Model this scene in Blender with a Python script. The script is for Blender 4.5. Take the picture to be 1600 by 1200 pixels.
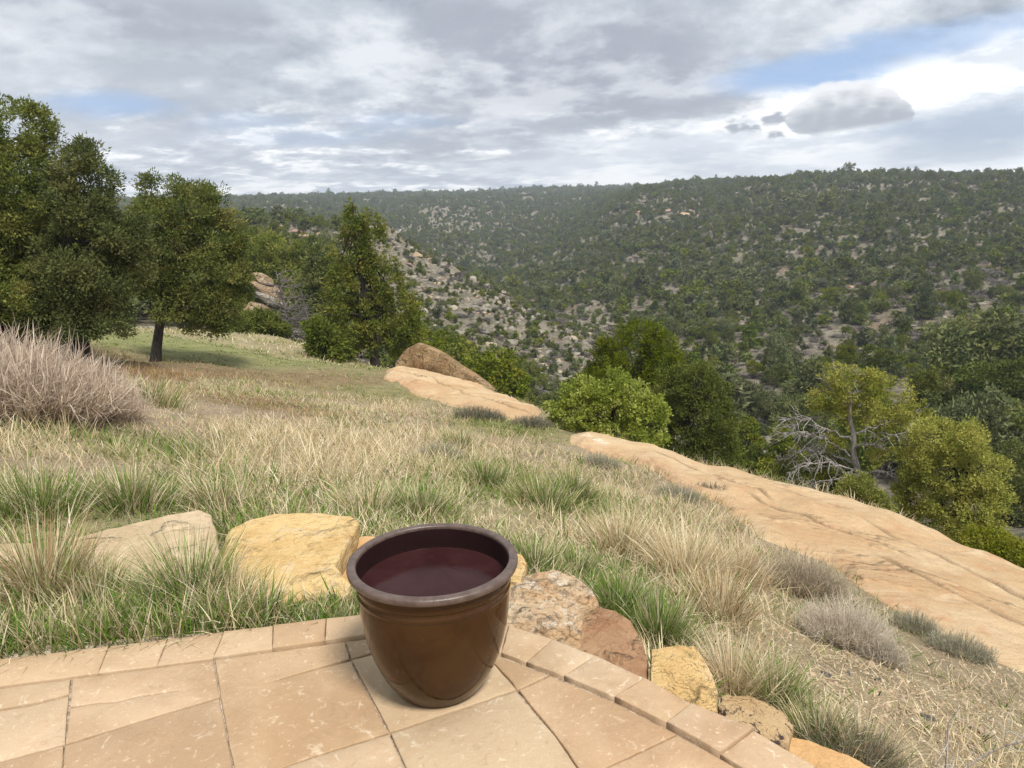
import bpy, math, random
import numpy as np
from mathutils import Vector
from mathutils.bvhtree import BVHTree

for _o in list(bpy.data.objects):
    bpy.data.objects.remove(_o)
SC = bpy.context.scene
COL = SC.collection

# ---------------------------------------------------------------- camera
FPX, PITCH, ROLL, CAMZ = 1200.0, math.radians(13.8), math.radians(1.3), 1.6
_f = np.array([0, math.cos(PITCH), -math.sin(PITCH)])
_r0 = np.array([1.0, 0, 0]); _u0 = np.array([0, math.sin(PITCH), math.cos(PITCH)])
_r = _r0 * math.cos(ROLL) - _u0 * math.sin(ROLL)
_u = _u0 * math.cos(ROLL) + _r0 * math.sin(ROLL)
cd = bpy.data.cameras.new('camera')
cam = bpy.data.objects.new('camera', cd); COL.objects.link(cam)
cd.sensor_fit = 'HORIZONTAL'; cd.sensor_width = 36; cd.lens = 36 * FPX / 1600
cd.clip_start = 0.05; cd.clip_end = 20000
from mathutils import Matrix
cam.matrix_world = Matrix(((_r[0], _u[0], -_f[0], 0), (_r[1], _u[1], -_f[1], 0), (_r[2], _u[2], -_f[2], CAMZ), (0, 0, 0, 1)))
SC.camera = cam

# ---------------------------------------------------------------- exposure, sun, sky
SC.view_settings.view_transform = 'Standard'; SC.view_settings.look = 'None'
SC.view_settings.exposure = 0.86; SC.view_settings.gamma = 1.0; SC.view_settings.use_curve_mapping = False
SC.cycles.max_bounces = 6; SC.cycles.diffuse_bounces = 3; SC.cycles.glossy_bounces = 2
SC.cycles.transmission_bounces = 3; SC.cycles.transparent_max_bounces = 4
SC.cycles.use_denoising = True; SC.cycles.denoising_prefilter = 'FAST'
SUN_EL, SUN_AZ = math.radians(58), math.radians(150)     # azimuth clockwise from +Y (camera forward)
sd_ = np.array([math.sin(SUN_AZ) * math.cos(SUN_EL), math.cos(SUN_AZ) * math.cos(SUN_EL), math.sin(SUN_EL)])
sl = bpy.data.lights.new('sun', 'SUN'); sl.energy = 2.7; sl.angle = math.radians(14); sl.color = (1.0, 0.965, 0.92)
sun = bpy.data.objects.new('sun', sl); COL.objects.link(sun)
sun.rotation_euler = Vector(sd_).to_track_quat('Z', 'Y').to_euler()

W = bpy.data.worlds.new('World'); SC.world = W; W.use_nodes = True
NT = W.node_tree; NT.nodes.clear()


class NB:
    """small node builder"""
    def __init__(s, nt): s.nt = nt
    def n(s, t, **kw):
        x = s.nt.nodes.new(t)
        for k, v in kw.items(): setattr(x, k, v)
        return x
    def put(s, sock, v):
        if isinstance(v, bpy.types.NodeSocket): s.nt.links.new(v, sock)
        elif v is not None: sock.default_value = v
    def m(s, op, a, b=None, c=None, clamp=False):
        x = s.n('ShaderNodeMath', operation=op, use_clamp=clamp)
        s.put(x.inputs[0], a); s.put(x.inputs[1], b); s.put(x.inputs[2], c)
        return x.outputs[0]
    def mix(s, fac, a, b, t='RGBA', blend='MIX'):
        x = s.n('ShaderNodeMix', data_type=t, blend_type=blend, clamp_factor=True)
        i = {'RGBA': (6, 7, 2), 'FLOAT': (2, 3, 0)}[t]
        s.put(x.inputs[0], fac); s.put(x.inputs[i[0]], a); s.put(x.inputs[i[1]], b)
        return x.outputs[i[2]]
    def noise(s, vec, scale, detail=4, rough=0.55, dist=0.0, dim='3D', w=None):
        x = s.n('ShaderNodeTexNoise', noise_dimensions=dim)
        s.put(x.inputs['Vector'], vec); x.inputs['Scale'].default_value = scale
        x.inputs['Detail'].default_value = detail; x.inputs['Roughness'].default_value = rough
        x.inputs['Distortion'].default_value = dist
        if w is not None: x.inputs['W'].default_value = w
        return x.outputs['Fac']
    def ss(s, v, lo, hi):
        x = s.n('ShaderNodeMapRange', interpolation_type='SMOOTHSTEP')
        s.put(x.inputs[0], v); x.inputs[1].default_value = lo; x.inputs[2].default_value = hi
        return x.outputs[0]
    def xyz(s, x=None, y=None, z=None):
        c = s.n('ShaderNodeCombineXYZ'); s.put(c.inputs[0], x); s.put(c.inputs[1], y); s.put(c.inputs[2], z)
        return c.outputs[0]
    def ramp(s, fac, stops, interp='LINEAR'):
        x = s.n('ShaderNodeValToRGB'); x.color_ramp.interpolation = interp
        e = x.color_ramp.elements
        while len(e) < len(stops): e.new(0.5)
        for q, (p, c) in zip(e, stops):
            q.position = p; q.color = (*c, 1) if len(c) == 3 else c
        s.put(x.inputs[0], fac)
        return x.outputs[0]


def c4(c): return (c[0], c[1], c[2], 1.0)


b = NB(NT)
SKY_STRENGTH = 0.1; SKYK = 0.61
sky = b.n('ShaderNodeTexSky', sky_type='NISHITA', sun_disc=False)
sky.sun_elevation = SUN_EL; sky.sun_rotation = SUN_AZ; sky.altitude = 1800; sky.dust_density = 1.0
tc = b.n('ShaderNodeTexCoord'); sp = b.n('ShaderNodeSeparateXYZ'); NT.links.new(tc.outputs['Generated'], sp.inputs[0])
X, Y, Z = sp.outputs
az = b.m('ARCTAN2', X, Y)                        # 0 straight ahead
el = b.m('ARCSINE', Z)
elc = b.m('ADD', b.m('MAXIMUM', el, 0.0), 0.075)
sq = b.m('DIVIDE', 0.74, b.m('POWER', elc, 0.5))
vv = b.m('MULTIPLY', b.m('LOGARITHM', elc, 2.718), 0.36)


def cloud_co(dv=0.0, seed=0.0):
    """coordinates on the cloud deck: features shrink and flatten towards the horizon"""
    return b.xyz(b.m('MULTIPLY', b.m('SINE', az), sq), b.m('ADD', b.m('MULTIPLY', b.m('COSINE', az), sq), seed), b.m('ADD', vv, dv))


C0, C1 = cloud_co(), cloud_co(0.042)
n_big = b.noise(C0, 1.1, 4, 0.5, 0.0)
n_loc = b.noise(C0, 4.3, 10, 0.58, 0.1); n_up = b.noise(C1, 4.3, 10, 0.58, 0.1)
n_fine = b.noise(C0, 19.0, 7, 0.6, 0.2)
n_b2 = b.noise(cloud_co(0, 7.0), 2.1, 10, 0.57, 0.1); n_b2u = b.noise(cloud_co(0.085, 7.0), 2.1, 10, 0.57, 0.1)
emb = b.m('SUBTRACT', n_loc, n_up)               # > 0 on the sunlit tops of the heaps, < 0 on their bellies
emb2 = b.m('SUBTRACT', n_b2, n_b2u)


def puff(px, py, rx, ry, wob=0.55):
    """cloud-shaped region round a direction of the sky: normalised distance, frayed by noise"""
    d = _f + _r * (px - 800) / FPX - _u * (py - 600) / FPX
    d = d / np.linalg.norm(d)
    a0, e0 = math.atan2(d[0], d[1]), math.asin(d[2])
    u = b.m('DIVIDE', b.m('SUBTRACT', az, a0), rx / FPX)
    v = b.m('DIVIDE', b.m('SUBTRACT', el, e0), ry / FPX)
    q = b.m('SQRT', b.m('ADD', b.m('MULTIPLY', u, u), b.m('MULTIPLY', v, v)))
    w = b.m('ADD', b.m('MULTIPLY', b.m('SUBTRACT', n_loc, 0.5), wob * 5), b.m('MULTIPLY', b.m('SUBTRACT', n_fine, 0.5), wob * 2.2))
    return b.m('ADD', q, w), v


def inv01(x): return b.m('SUBTRACT', 1.0, x)


# grey-lavender deck with soft darker bellies and lighter openings
shade = b.m('ADD', b.m('ADD', b.m('MULTIPLY', n_big, 0.6), b.m('MULTIPLY', n_b2, 0.4)), b.m('MULTIPLY', emb2, 2.4))
deck = b.ramp(shade, [(0.27, (0.34, 0.385, 0.445)), (0.42, (0.475, 0.525, 0.59)), (0.53, (0.61, 0.655, 0.71)), (0.67, (0.80, 0.83, 0.87))])
deck = b.mix(b.m('MULTIPLY', b.ss(b.m('ADD', n_b2, b.m('MULTIPLY', n_fine, 0.3)), 0.66, 0.52), 0.35), deck, (0.72, 0.76, 0.82, 1))
# heaped cumulus, brighter and more broken low down
low = inv01(b.ss(el, 0.03, 0.17))
heap = b.m('ADD', b.m('ADD', 0.5, b.m('MULTIPLY', emb, 3.2)), b.m('MULTIPLY', b.m('SUBTRACT', n_b2, 0.5), 0.9))
heapc = b.ramp(heap, [(0.16, (0.42, 0.46, 0.53)), (0.42, (0.58, 0.625, 0.70)), (0.60, (0.80, 0.835, 0.89)), (0.78, (1.25, 1.25, 1.24))])
skyc = b.mix(b.m('MULTIPLY', low, b.ss(n_loc, 0.36, 0.56)), b.mix(b.m('MULTIPLY', low, 0.6), deck, (0.63, 0.675, 0.75, 1)), heapc)
hor = inv01(b.ss(b.m('ADD', el, b.m('MULTIPLY', b.m('SUBTRACT', n_loc, 0.5), 0.16)), 0.0, 0.035))
skyc = b.mix(b.m('MULTIPLY', hor, 0.8), skyc, b.mix(b.ss(heap, 0.3, 0.65), (0.66, 0.71, 0.80, 1), (1.55, 1.53, 1.48, 1)))
# white sunlit bank on the right, rising to the right
wcol = b.mix(b.ss(b.m('ADD', b.m('MULTIPLY', heap, 0.4), b.m('ADD', 0.3, b.m('MULTIPLY', b.m('SUBTRACT', n_b2, 0.5), 1.8))), 0.25, 0.65), (0.82, 0.865, 0.93, 1), (1.32, 1.32, 1.30, 1))
for px, py, rx, ry, k in ((1250, 250, 470, 62, 0.9), (1420, 190, 330, 75, 0.9), (1620, 120, 230, 90, 0.92)):
    q, v = puff(px, py, rx, ry, 0.30)
    skyc = b.mix(b.m('MULTIPLY', inv01(b.ss(q, 0.62, 1.1)), k), skyc, wcol)
# grey-blue rain shade low on the right
for px, py, rx, ry, k in ((1570, 195, 170, 46, 0.95), (1440, 230, 150, 34, 0.35), (1100, 250, 120, 25, 0.3)):
    q, v = puff(px, py, rx, ry, 0.22)
    skyc = b.mix(b.m('MULTIPLY', inv01(b.ss(q, 0.2, 1.25)), k), skyc, (0.43, 0.52, 0.65, 1))
# large dark mass, left of the blue gap, with a frayed belly
dcol = b.mix(b.ss(b.m('ADD', b.m('MULTIPLY', emb2, 3.2), n_loc), 0.36, 0.72), (0.37, 0.40, 0.47, 1), (0.66, 0.685, 0.74, 1))
for px, py, rx, ry, k in ((860, 60, 240, 64, 0.75), (960, 130, 230, 52, 0.85), (760, 165, 160, 35, 0.7), (700, 215, 170, 26, 0.6), (130, 25, 330, 30, 0.55), (480, 45, 120, 26, 0.4), (270, 178, 70, 22, 0.45)):
    q, v = puff(px, py, rx, ry, 0.34)
    skyc = b.mix(b.m('MULTIPLY', inv01(b.ss(q, 0.45, 1.1)), k), skyc, dcol)
for px, py, rx, ry, k in ((1040, 168, 150, 20, 0.8), (880, 195, 110, 14, 0.6), (700, 245, 200, 10, 0.5)):
    q, v = puff(px, py, rx, ry, 0.40)
    skyc = b.mix(b.m('MULTIPLY', inv01(b.ss(q, 0.4, 1.1)), k), skyc, (0.385, 0.42, 0.485, 1))
# blue gaps
blue = b.mix(0.85, b.mix(1.0, sky.outputs[0], (SKY_STRENGTH, SKY_STRENGTH, SKY_STRENGTH, 1), blend='MULTIPLY'), (0.35, 0.52, 0.82, 1))
for px, py, rx, ry, k in ((1190, 124, 90, 20, 0.8), (1270, 108, 120, 26, 0.85), (1370, 84, 120, 28, 0.8), (1480, 55, 130, 24, 0.6), (1580, 30, 120, 18, 0.4), (165, 163, 84, 18, 0.75), (620, 190, 110, 14, 0.35), (480, 215, 150, 14, 0.3), (400, 190, 90, 14, 0.3)):
    q, v = puff(px, py, rx, ry, 0.34)
    skyc = b.mix(b.m('MULTIPLY', inv01(b.ss(q, 0.2, 1.3)), k), skyc, blue)
# the single dark cumulus and the scraps beside it: heaps of round lumps on a flat base
def heap_cloud(lumps, base_px, base_py, slope, soft, wob):
    dist = None; vtop = None
    for px, py, rad in lumps:
        q, v = puff(px, py, rad * 1.12, rad, 0.0)
        if dist is None: dist = q
        else:
            x = b.n('ShaderNodeMath', operation='SMOOTH_MIN'); b.put(x.inputs[0], dist); b.put(x.inputs[1], q); x.inputs[2].default_value = 0.12; dist = x.outputs[0]
    fr_ = b.m('ADD', b.m('MULTIPLY', b.m('SUBTRACT', n_fine, 0.5), wob), b.m('MULTIPLY', b.m('SUBTRACT', n_loc, 0.5), wob * 1.2))
    dist = b.m('ADD', dist, fr_)
    d = _f + _r * (base_px - 800) / FPX - _u * (base_py - 600) / FPX; d = d / np.linalg.norm(d)
    over = b.m('SUBTRACT', b.m('SUBTRACT', el, math.asin(d[2])), b.m('MULTIPLY', b.m('SUBTRACT', az, math.atan2(d[0], d[1])), slope))
    over = b.m('ADD', b.m('MULTIPLY', over, FPX / 20.0), b.m('MULTIPLY', fr_, 0.6))       # 1 = 20 px above the base
    mask = b.m('MULTIPLY', inv01(b.ss(dist, 1.0 - soft, 1.03)), b.ss(over, -0.2, 0.35))
    lit = b.m('ADD', b.m('ADD', b.m('MULTIPLY', over, 0.24), b.m('MULTIPLY', dist, 0.40)), b.m('ADD', b.m('MULTIPLY', emb, 0.7), b.m('MULTIPLY', b.m('SUBTRACT', n_fine, 0.5), 0.35)))
    return mask, b.mix(b.ss(lit, 0.28, 0.98), (0.39, 0.425, 0.485, 1), (0.92, 0.93, 0.95, 1))


for args in (([(1262, 183, 26), (1292, 162, 26), (1318, 152, 20), (1345, 158, 26), (1378, 162, 22), (1400, 178, 20), (1320, 180, 36), (1365, 182, 32), (1285, 188, 26)], 1320, 205, 0.10, 0.16, 0.42),
             ([(1148, 202, 15), (1162, 197, 13), (1178, 204, 12)], 1160, 209, 0.0, 0.6, 2.2), ([(1203, 190, 13), (1212, 184, 12), (1219, 192, 10)], 1208, 198, 0.0, 0.6, 2.2), ([(1207, 213, 10), (1218, 212, 9)], 1213, 218, 0.0, 0.7, 2.2)):
    mk, bd_ = heap_cloud(*args)
    skyc = b.mix(b.m('MULTIPLY', mk, 0.94), skyc, bd_)
bg = b.n('ShaderNodeBackground'); bg.inputs[1].default_value = SKY_STRENGTH
# the clouds are given as radiance; the background strength scales them like the sky texture
NT.links.new(b.mix(1.0, skyc, (SKYK / SKY_STRENGTH, SKYK / SKY_STRENGTH, SKYK / SKY_STRENGTH, 1), blend='MULTIPLY'), bg.inputs[0])
wo = b.n('ShaderNodeOutputWorld'); NT.links.new(bg.outputs[0], wo.inputs[0])
W.cycles.sampling_method = 'MANUAL'; W.cycles.sample_map_resolution = 512

# ---------------------------------------------------------------- helpers
rng = np.random.default_rng(7)


def ray(px, py): return _f + _r * (px - 800) / FPX - _u * (py - 600) / FPX


def at_r(px, py, r):
    """point on the pixel's line of sight at horizontal distance r"""
    d = ray(px, py); return np.array([0, 0, CAMZ]) + d * (r / math.hypot(d[0], d[1]))


def at_z(px, py, z):
    d = ray(px, py); return np.array([0, 0, CAMZ]) + d * ((z - CAMZ) / d[2])


def to_px(p):
    d = np.asarray(p) - np.array([0, 0, CAMZ]); w = d @ _f
    return np.stack([800 + FPX * (d @ _r) / w, 600 - FPX * (d @ _u) / w], -1), w


_perm = np.random.default_rng(3).random((256, 256))


def vnoise(x, y):
    xi = np.floor(x).astype(int); yi = np.floor(y).astype(int); fx = x - xi; fy = y - yi
    fx = fx * fx * (3 - 2 * fx); fy = fy * fy * (3 - 2 * fy)
    g = lambda a, c: _perm[a & 255, c & 255]
    return (g(xi, yi) * (1 - fx) + g(xi + 1, yi) * fx) * (1 - fy) + (g(xi, yi + 1) * (1 - fx) + g(xi + 1, yi + 1) * fx) * fy


def fbm(x, y, o=4, seed=0):
    x = np.asarray(x, float) + seed * 17.3; y = np.asarray(y, float) + seed * 9.1
    s = 0; a = 0.5; t = 0
    for i in range(o):
        s = s + a * vnoise(x, y); t += a; a *= 0.5; x = x * 2.03 + 11.7; y = y * 2.03 + 5.3
    return s / t - 0.5


def waves3(p, freq, seed, k=7):
    g = np.random.default_rng(seed); s = np.zeros(len(p))
    for i in range(k):
        w = g.normal(size=3); w *= freq * g.uniform(0.6, 1.5) / np.linalg.norm(w)
        s += np.sin(p @ w + g.uniform(0, 6.28))
    return s / math.sqrt(k / 2)


def mesh(name, V, polys, col=None, matidx=None, smooth=False):
    """polys: list of int arrays (n, k)"""
    me = bpy.data.meshes.new(name)
    V = np.ascontiguousarray(V, dtype=np.float32)
    me.vertices.add(len(V)); me.vertices.foreach_set('co', V.ravel())
    polys = [np.asarray(p, dtype=np.int32) for p in polys if len(p)]
    li = np.concatenate([p.ravel() for p in polys])
    ks = np.concatenate([np.full(len(p), p.shape[1], np.int32) for p in polys])
    ls = np.concatenate([[0], np.cumsum(ks)[:-1]]).astype(np.int32)
    me.loops.add(len(li)); me.loops.foreach_set('vertex_index', li)
    me.polygons.add(len(ks)); me.polygons.foreach_set('loop_start', ls)
    if matidx is not None: me.polygons.foreach_set('material_index', np.asarray(matidx, np.int32))
    if smooth: me.polygons.foreach_set('use_smooth', np.ones(len(ks), bool))
    if col is not None:
        a = me.attributes.new('tint', 'FLOAT_COLOR', 'POINT')
        c = np.ones((len(V), 4), np.float32); c[:, :3] = col
        a.data.foreach_set('color', c.ravel())
    me.update(calc_edges=True)
    if smooth == 'auto': me.set_sharp_from_angle(angle=math.radians(34))
    return me


def link(name, me, mats, parent=None, loc=None, label=None, cat=None, group=None, kind=None):
    o = bpy.data.objects.new(name, me); COL.objects.link(o)
    if me is not None:
        for m_ in (mats if isinstance(mats, (list, tuple)) else [mats]):
            if m_ is not None and len(me.materials) < (len(mats) if isinstance(mats, (list, tuple)) else 1): me.materials.append(m_)
    if parent is not None: o.parent = parent
    if loc is not None: o.location = loc
    for k, v in (('label', label), ('category', cat), ('group', group), ('kind', kind)):
        if v: o[k] = v
    return o


class Geo:
    def __init__(s): s.V = []; s.P = {}; s.C = []; s.n = 0
    def add(s, V, P, col=None):
        V = np.asarray(V, float).reshape(-1, 3); P = np.asarray(P, int)
        s.V.append(V); s.P.setdefault(P.shape[1], []).append(P + s.n); s.n += len(V)
        c = np.ones((len(V), 3)) if col is None else np.broadcast_to(np.asarray(col, float), (len(V), 3))
        s.C.append(c); return s
    def mesh(s, name, smooth=False):
        return mesh(name, np.concatenate(s.V), [np.concatenate(p) for p in s.P.values()], np.concatenate(s.C), None, smooth)


def tube(path, rad, k=6, col=None, geo=None):
    path = np.asarray(path, float); n = len(path); rad = np.broadcast_to(np.asarray(rad, float), (n,))
    t = np.gradient(path, axis=0); t /= np.linalg.norm(t, axis=1)[:, None] + 1e-9
    ref = np.where(np.abs(t[:, 2:3]) > 0.9, np.array([[1.0, 0, 0]]), np.array([[0, 0, 1.0]]))
    a = np.cross(t, ref); a /= np.linalg.norm(a, axis=1)[:, None] + 1e-9; c = np.cross(t, a)
    th = np.linspace(0, 2 * np.pi, k, endpoint=False)
    V = path[:, None] + rad[:, None, None] * (a[:, None] * np.cos(th)[None, :, None] + c[:, None] * np.sin(th)[None, :, None])
    i = np.arange(n - 1)[:, None] * k; j = np.arange(k)[None]
    P = np.stack([i + j, i + (j + 1) % k, i + k + (j + 1) % k, i + k + j], -1).reshape(-1, 4)
    geo.add(V.reshape(-1, 3), P, col); return geo


def rbf(pts, vals, reg=1e-6):
    pts = np.asarray(pts, float); n, d = pts.shape
    K = np.linalg.norm(pts[:, None] - pts[None], axis=2) + np.eye(n) * reg
    Q = np.concatenate([np.ones((n, 1)), pts], 1)
    A = np.block([[K, Q], [Q.T, np.zeros((d + 1, d + 1))]])
    w = np.linalg.solve(A, np.concatenate([vals, np.zeros(d + 1)]))
    def f(q):
        q = np.asarray(q, float); out = np.empty(len(q))
        for s in range(0, len(q), 20000):
            z = q[s:s + 20000]
            K = np.sqrt(((z[:, None] - pts[None]) ** 2).sum(2))
            out[s:s + 20000] = K @ w[:n] + w[n] + z @ w[n + 1:]
        return out
    return f


# ---------------------------------------------------------------- materials
def new_mat(name):
    m = bpy.data.materials.new(name); m.use_nodes = True
    nt = m.node_tree; nt.nodes.clear(); bb = NB(nt)
    out = bb.n('ShaderNodeOutputMaterial'); return m, bb, out


def obj_co(bb):
    g = bb.n('ShaderNodeTexCoord'); return g.outputs['Object']


def wpos(bb):
    g = bb.n('ShaderNodeNewGeometry'); return g.outputs['Position']


def bump(bb, h, dist, strength=1.0, normal=None):
    x = bb.n('ShaderNodeBump'); x.inputs['Distance'].default_value = dist; x.inputs['Strength'].default_value = strength
    bb.put(x.inputs['Height'], h)
    if normal is not None: bb.put(x.inputs['Normal'], normal)
    return x.outputs[0]


def principled(bb, out, col, rough=0.8, normal=None, spec=0.3, **kw):
    p = bb.n('ShaderNodeBsdfPrincipled')
    bb.put(p.inputs['Base Color'], col); bb.put(p.inputs['Roughness'], rough)
    p.inputs['Specular IOR Level'].default_value = spec
    if normal is not None: bb.put(p.inputs['Normal'], normal)
    for k, v in kw.items(): bb.put(p.inputs[k], v)
    if out is not None: bb.nt.links.new(p.outputs[0], out.inputs[0])
    return p


def foliage_mat(name, trans=0.28, rough=0.55, spec=0.25, tweak=0.15):
    m, bb, out = new_mat(name)
    a = bb.n('ShaderNodeAttribute', attribute_name='tint').outputs['Color']
    oi = bb.n('ShaderNodeObjectInfo').outputs['Random']
    hs = bb.n('ShaderNodeHueSaturation')
    bb.put(hs.inputs['Color'], a)
    bb.put(hs.inputs['Value'], bb.m('ADD', 1 - tweak, bb.m('MULTIPLY', oi, 2 * tweak)))
    bb.put(hs.inputs['Saturation'], bb.m('ADD', 1.0 - tweak, bb.m('MULTIPLY', bb.m('FRACT', bb.m('MULTIPLY', oi, 7.31)), 2 * tweak)))
    c = hs.outputs[0]
    p = principled(bb, None, c, rough, spec=spec)
    t = bb.n('ShaderNodeBsdfTranslucent'); bb.put(t.inputs[0], c)
    mx = bb.n('ShaderNodeMixShader'); mx.inputs[0].default_value = trans
    bb.nt.links.new(p.outputs[0], mx.inputs[1]); bb.nt.links.new(t.outputs[0], mx.inputs[2])
    bb.nt.links.new(mx.outputs[0], out.inputs[0]); return m


M_LEAF = foliage_mat('conifer_foliage', 0.25, 0.7, 0.08)
M_BUSH = foliage_mat('broad_leaf', 0.38, 0.5, 0.15)
M_GRASS = foliage_mat('grass_blade', 0.32, 0.7, 0.06, 0.0)
M_FAR = foliage_mat('far_foliage', 0.15, 0.7, 0.1, 0.28)


def bark_mat(name, c1, c2):
    m, bb, out = new_mat(name); co = obj_co(bb)
    st = bb.n('ShaderNodeMapping'); bb.put(st.inputs[0], co); st.inputs['Scale'].default_value = (1, 1, 0.18)
    n = bb.noise(st.outputs[0], 28, 5, 0.65)
    principled(bb, out, bb.mix(bb.ss(n, 0.35, 0.65), c4(c1), c4(c2)), 0.9, bump(bb, n, 0.02))
    return m


M_BARK = bark_mat('pinyon_bark', (0.020, 0.016, 0.014), (0.065, 0.052, 0.045))
M_DEAD = bark_mat('weathered_wood', (0.19, 0.17, 0.15), (0.40, 0.365, 0.335))
M_TWIG = bark_mat('pale_twig', (0.36, 0.31, 0.27), (0.55, 0.49, 0.43))


def stone_mat(name, base, light, stain, scale=1.0, lichen=0.0, lichen_col=(0.03, 0.024, 0.022), white=0.0, layer=0.0, bumpd=0.012):
    m, bb, out = new_mat(name); co = obj_co(bb)
    n1 = bb.noise(co, 2.2 * scale, 6, 0.6, 0.4); n2 = bb.noise(co, 11 * scale, 6, 0.65, 0.2); n3 = bb.noise(co, 60 * scale, 4, 0.7)
    c = bb.mix(bb.ss(n1, 0.36, 0.64), c4(base), c4(light))
    c = bb.mix(bb.m('MULTIPLY', bb.ss(n2, 0.52, 0.70), 0.6), c, c4(stain))
    c = bb.mix(bb.m('MULTIPLY', bb.ss(n3, 0.45, 0.75), 0.30), c, c4([x * 0.72 for x in base]))
    h = bb.m('ADD', bb.m('MULTIPLY', n2, 0.7), bb.m('MULTIPLY', n3, 0.35))
    nk = bb.noise(co, 5.5 * scale, 6, 0.62, 0.6); sk = bb.m('MULTIPLY', nk, 10.0); fr = bb.m('FRACT', sk); patch = bb.ss(bb.noise(co, 2.6 * scale, 3, 0.5, 0.0, '4D', 3.7), 0.50, 0.60)
    h = bb.m('ADD', h, bb.m('MULTIPLY', bb.m('ADD', bb.m('FLOOR', sk), bb.ss(fr, 0.0, 0.12)), bb.m('MULTIPLY', patch, 0.28)))
    c = bb.mix(bb.m('MULTIPLY', bb.m('MULTIPLY', bb.m('SUBTRACT', 1.0, bb.ss(fr, 0.02, 0.10)), patch), 0.32), c, c4([x * 0.42 for x in base]))
    if layer:
        mp = bb.n('ShaderNodeMapping'); bb.put(mp.inputs[0], co); mp.inputs['Scale'].default_value = (0.5, 0.5, 7)
        nl = bb.noise(mp.outputs[0], 5 * scale, 5, 0.65, 0.5)
        h = bb.m('ADD', h, bb.m('MULTIPLY', bb.ss(nl, 0.42, 0.60), layer))
        c = bb.mix(bb.m('MULTIPLY', bb.ss(nl, 0.55, 0.66), 0.35 * min(1, layer)), c, c4([x * 0.6 for x in base]))
    if white:
        nw = bb.noise(co, 4.5 * scale, 7, 0.7, 0.6)
        c = bb.mix(bb.m('MULTIPLY', bb.ss(nw, 0.53, 0.63), white), c, (0.66, 0.58, 0.45, 1))
    if lichen:
        nl2 = bb.noise(co, 8.5 * scale, 8, 0.72, 0.5)
        c = bb.mix(bb.m('MULTIPLY', bb.ss(nl2, 0.545, 0.60), lichen), c, c4(lichen_col))
    principled(bb, out, c, 0.88, bump(bb, h, bumpd), spec=0.2)
    return m


# ---------------------------------------------------------------- the bluff: near ground
EDGE_PX = [(-700, 520, 26), (-300, 520, 28), (0, 516, 30), (150, 512, 31), (300, 517, 31), (420, 525, 30), (500, 545, 28), (560, 566, 25.5), (600, 577, 23.0),
           (640, 578, 22.0), (690, 588, 20.4), (740, 602, 18.6), (790, 622, 16.9), (830, 638, 15.4), (856, 655, 14.2), (880, 676, 13.3), (930, 684, 12.8),
           (1000, 698, 12.2), (1050, 714, 11.8), (1100, 732, 11.4), (1160, 745, 11.0), (1220, 757, 10.7), (1290, 776, 10.4), (1350, 800, 10.1),
           (1420, 819, 9.8), (1500, 850, 9.5), (1600, 895, 9.1), (1750, 965, 8.6), (1950, 1060, 8.1)]
EDGE3 = np.array([at_r(*e) for e in EDGE_PX] + [(9.5, 1.5, -3.0), (9.5, -6.0, -3.2)])
EDGE = EDGE3[:, :2]
POLY = np.concatenate([EDGE, [(-40, -6), (-40, 12)]])
_gp = [(px, py, r) for px, py, r in [(1600, 1200, 3.8), (1450, 1050, 4.6), (1250, 960, 5.0), (1050, 900, 4.7), (900, 800, 6.2), (700, 760, 6.5), (400, 750, 6.0), (100, 720, 6.0),
       (300, 650, 10), (100, 620, 10), (500, 620, 15), (240, 565, 19), (100, 540, 20), (400, 533, 27), (580, 579, 24), (1000, 715, 11.2), (1130, 762, 10.0),
       (1280, 1120, 3.3), (1600, 1050, 5.6), (1300, 850, 8.0), (1450, 900, 7.8), (700, 640, 14), (850, 665, 12.8), (300, 528, 26), (-300, 620, 10), (-300, 720, 6), (1750, 1200, 4.3)]]
G3 = np.array([at_r(*g) for g in _gp])
_ex = np.array([(-1.9, 2.5, -.05), (-1.3, 2.66, -.06), (-.7, 2.82, -.07), (-3.0, 2.3, -.04), (-1.2, 3.5, -.15), (-2.4, 3.6, -.12), (-.8, 2.98, -.09), (-1.5, 3.0, -.08), (-.55, 3.2, -.16), (-.2, 3.3, -.28), (0.45, 2.75, -.40), (0.95, 2.25, -.52),
                (1.45, 1.6, -.62), (1.9, 0.8, -.7), (2.2, -2, -.8), (-1.5, 1.2, -.22), (0, 1.2, -.25), (-1, -3, -.25), (-5, -3, -.1), (-5, 1.5, -.1), (-9, 4, .2), (4, -3, -1.4), (6.5, 2, -2.2), (-14, 20, -1.2), (-14, 8, 0.1), (-25, 25, -1.5), (-30, 8, 0)])
_gpts = np.concatenate([G3, _ex, EDGE3]); _bluff = rbf(_gpts[:, :2], _gpts[:, 2])


def sdist(x, y):
    """signed distance to the rim of the bluff, positive beyond it"""
    P = np.stack([np.ravel(x), np.ravel(y)], -1); out = np.empty(len(P))
    for s in range(0, len(P), 20000):
        p = P[s:s + 20000]
        A, Bq = EDGE[:-1], EDGE[1:]; ab = Bq - A
        t = np.clip(((p[:, None] - A) * ab).sum(2) / (ab ** 2).sum(1), 0, 1)
        d = np.sqrt((((A + t[..., None] * ab) - p[:, None]) ** 2).sum(2)).min(1)
        ins = np.zeros(len(p), bool)
        for i in range(len(POLY)):
            a, c = POLY[i], POLY[(i + 1) % len(POLY)]
            cnd = (a[1] > p[:, 1]) != (c[1] > p[:, 1])
            xi = (c[0] - a[0]) * (p[:, 1] - a[1]) / (c[1] - a[1] + 1e-12) + a[0]
            ins ^= cnd & (p[:, 0] < xi)
        out[s:s + 20000] = np.where(ins, -d, d)
    return out.reshape(np.shape(x))


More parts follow.
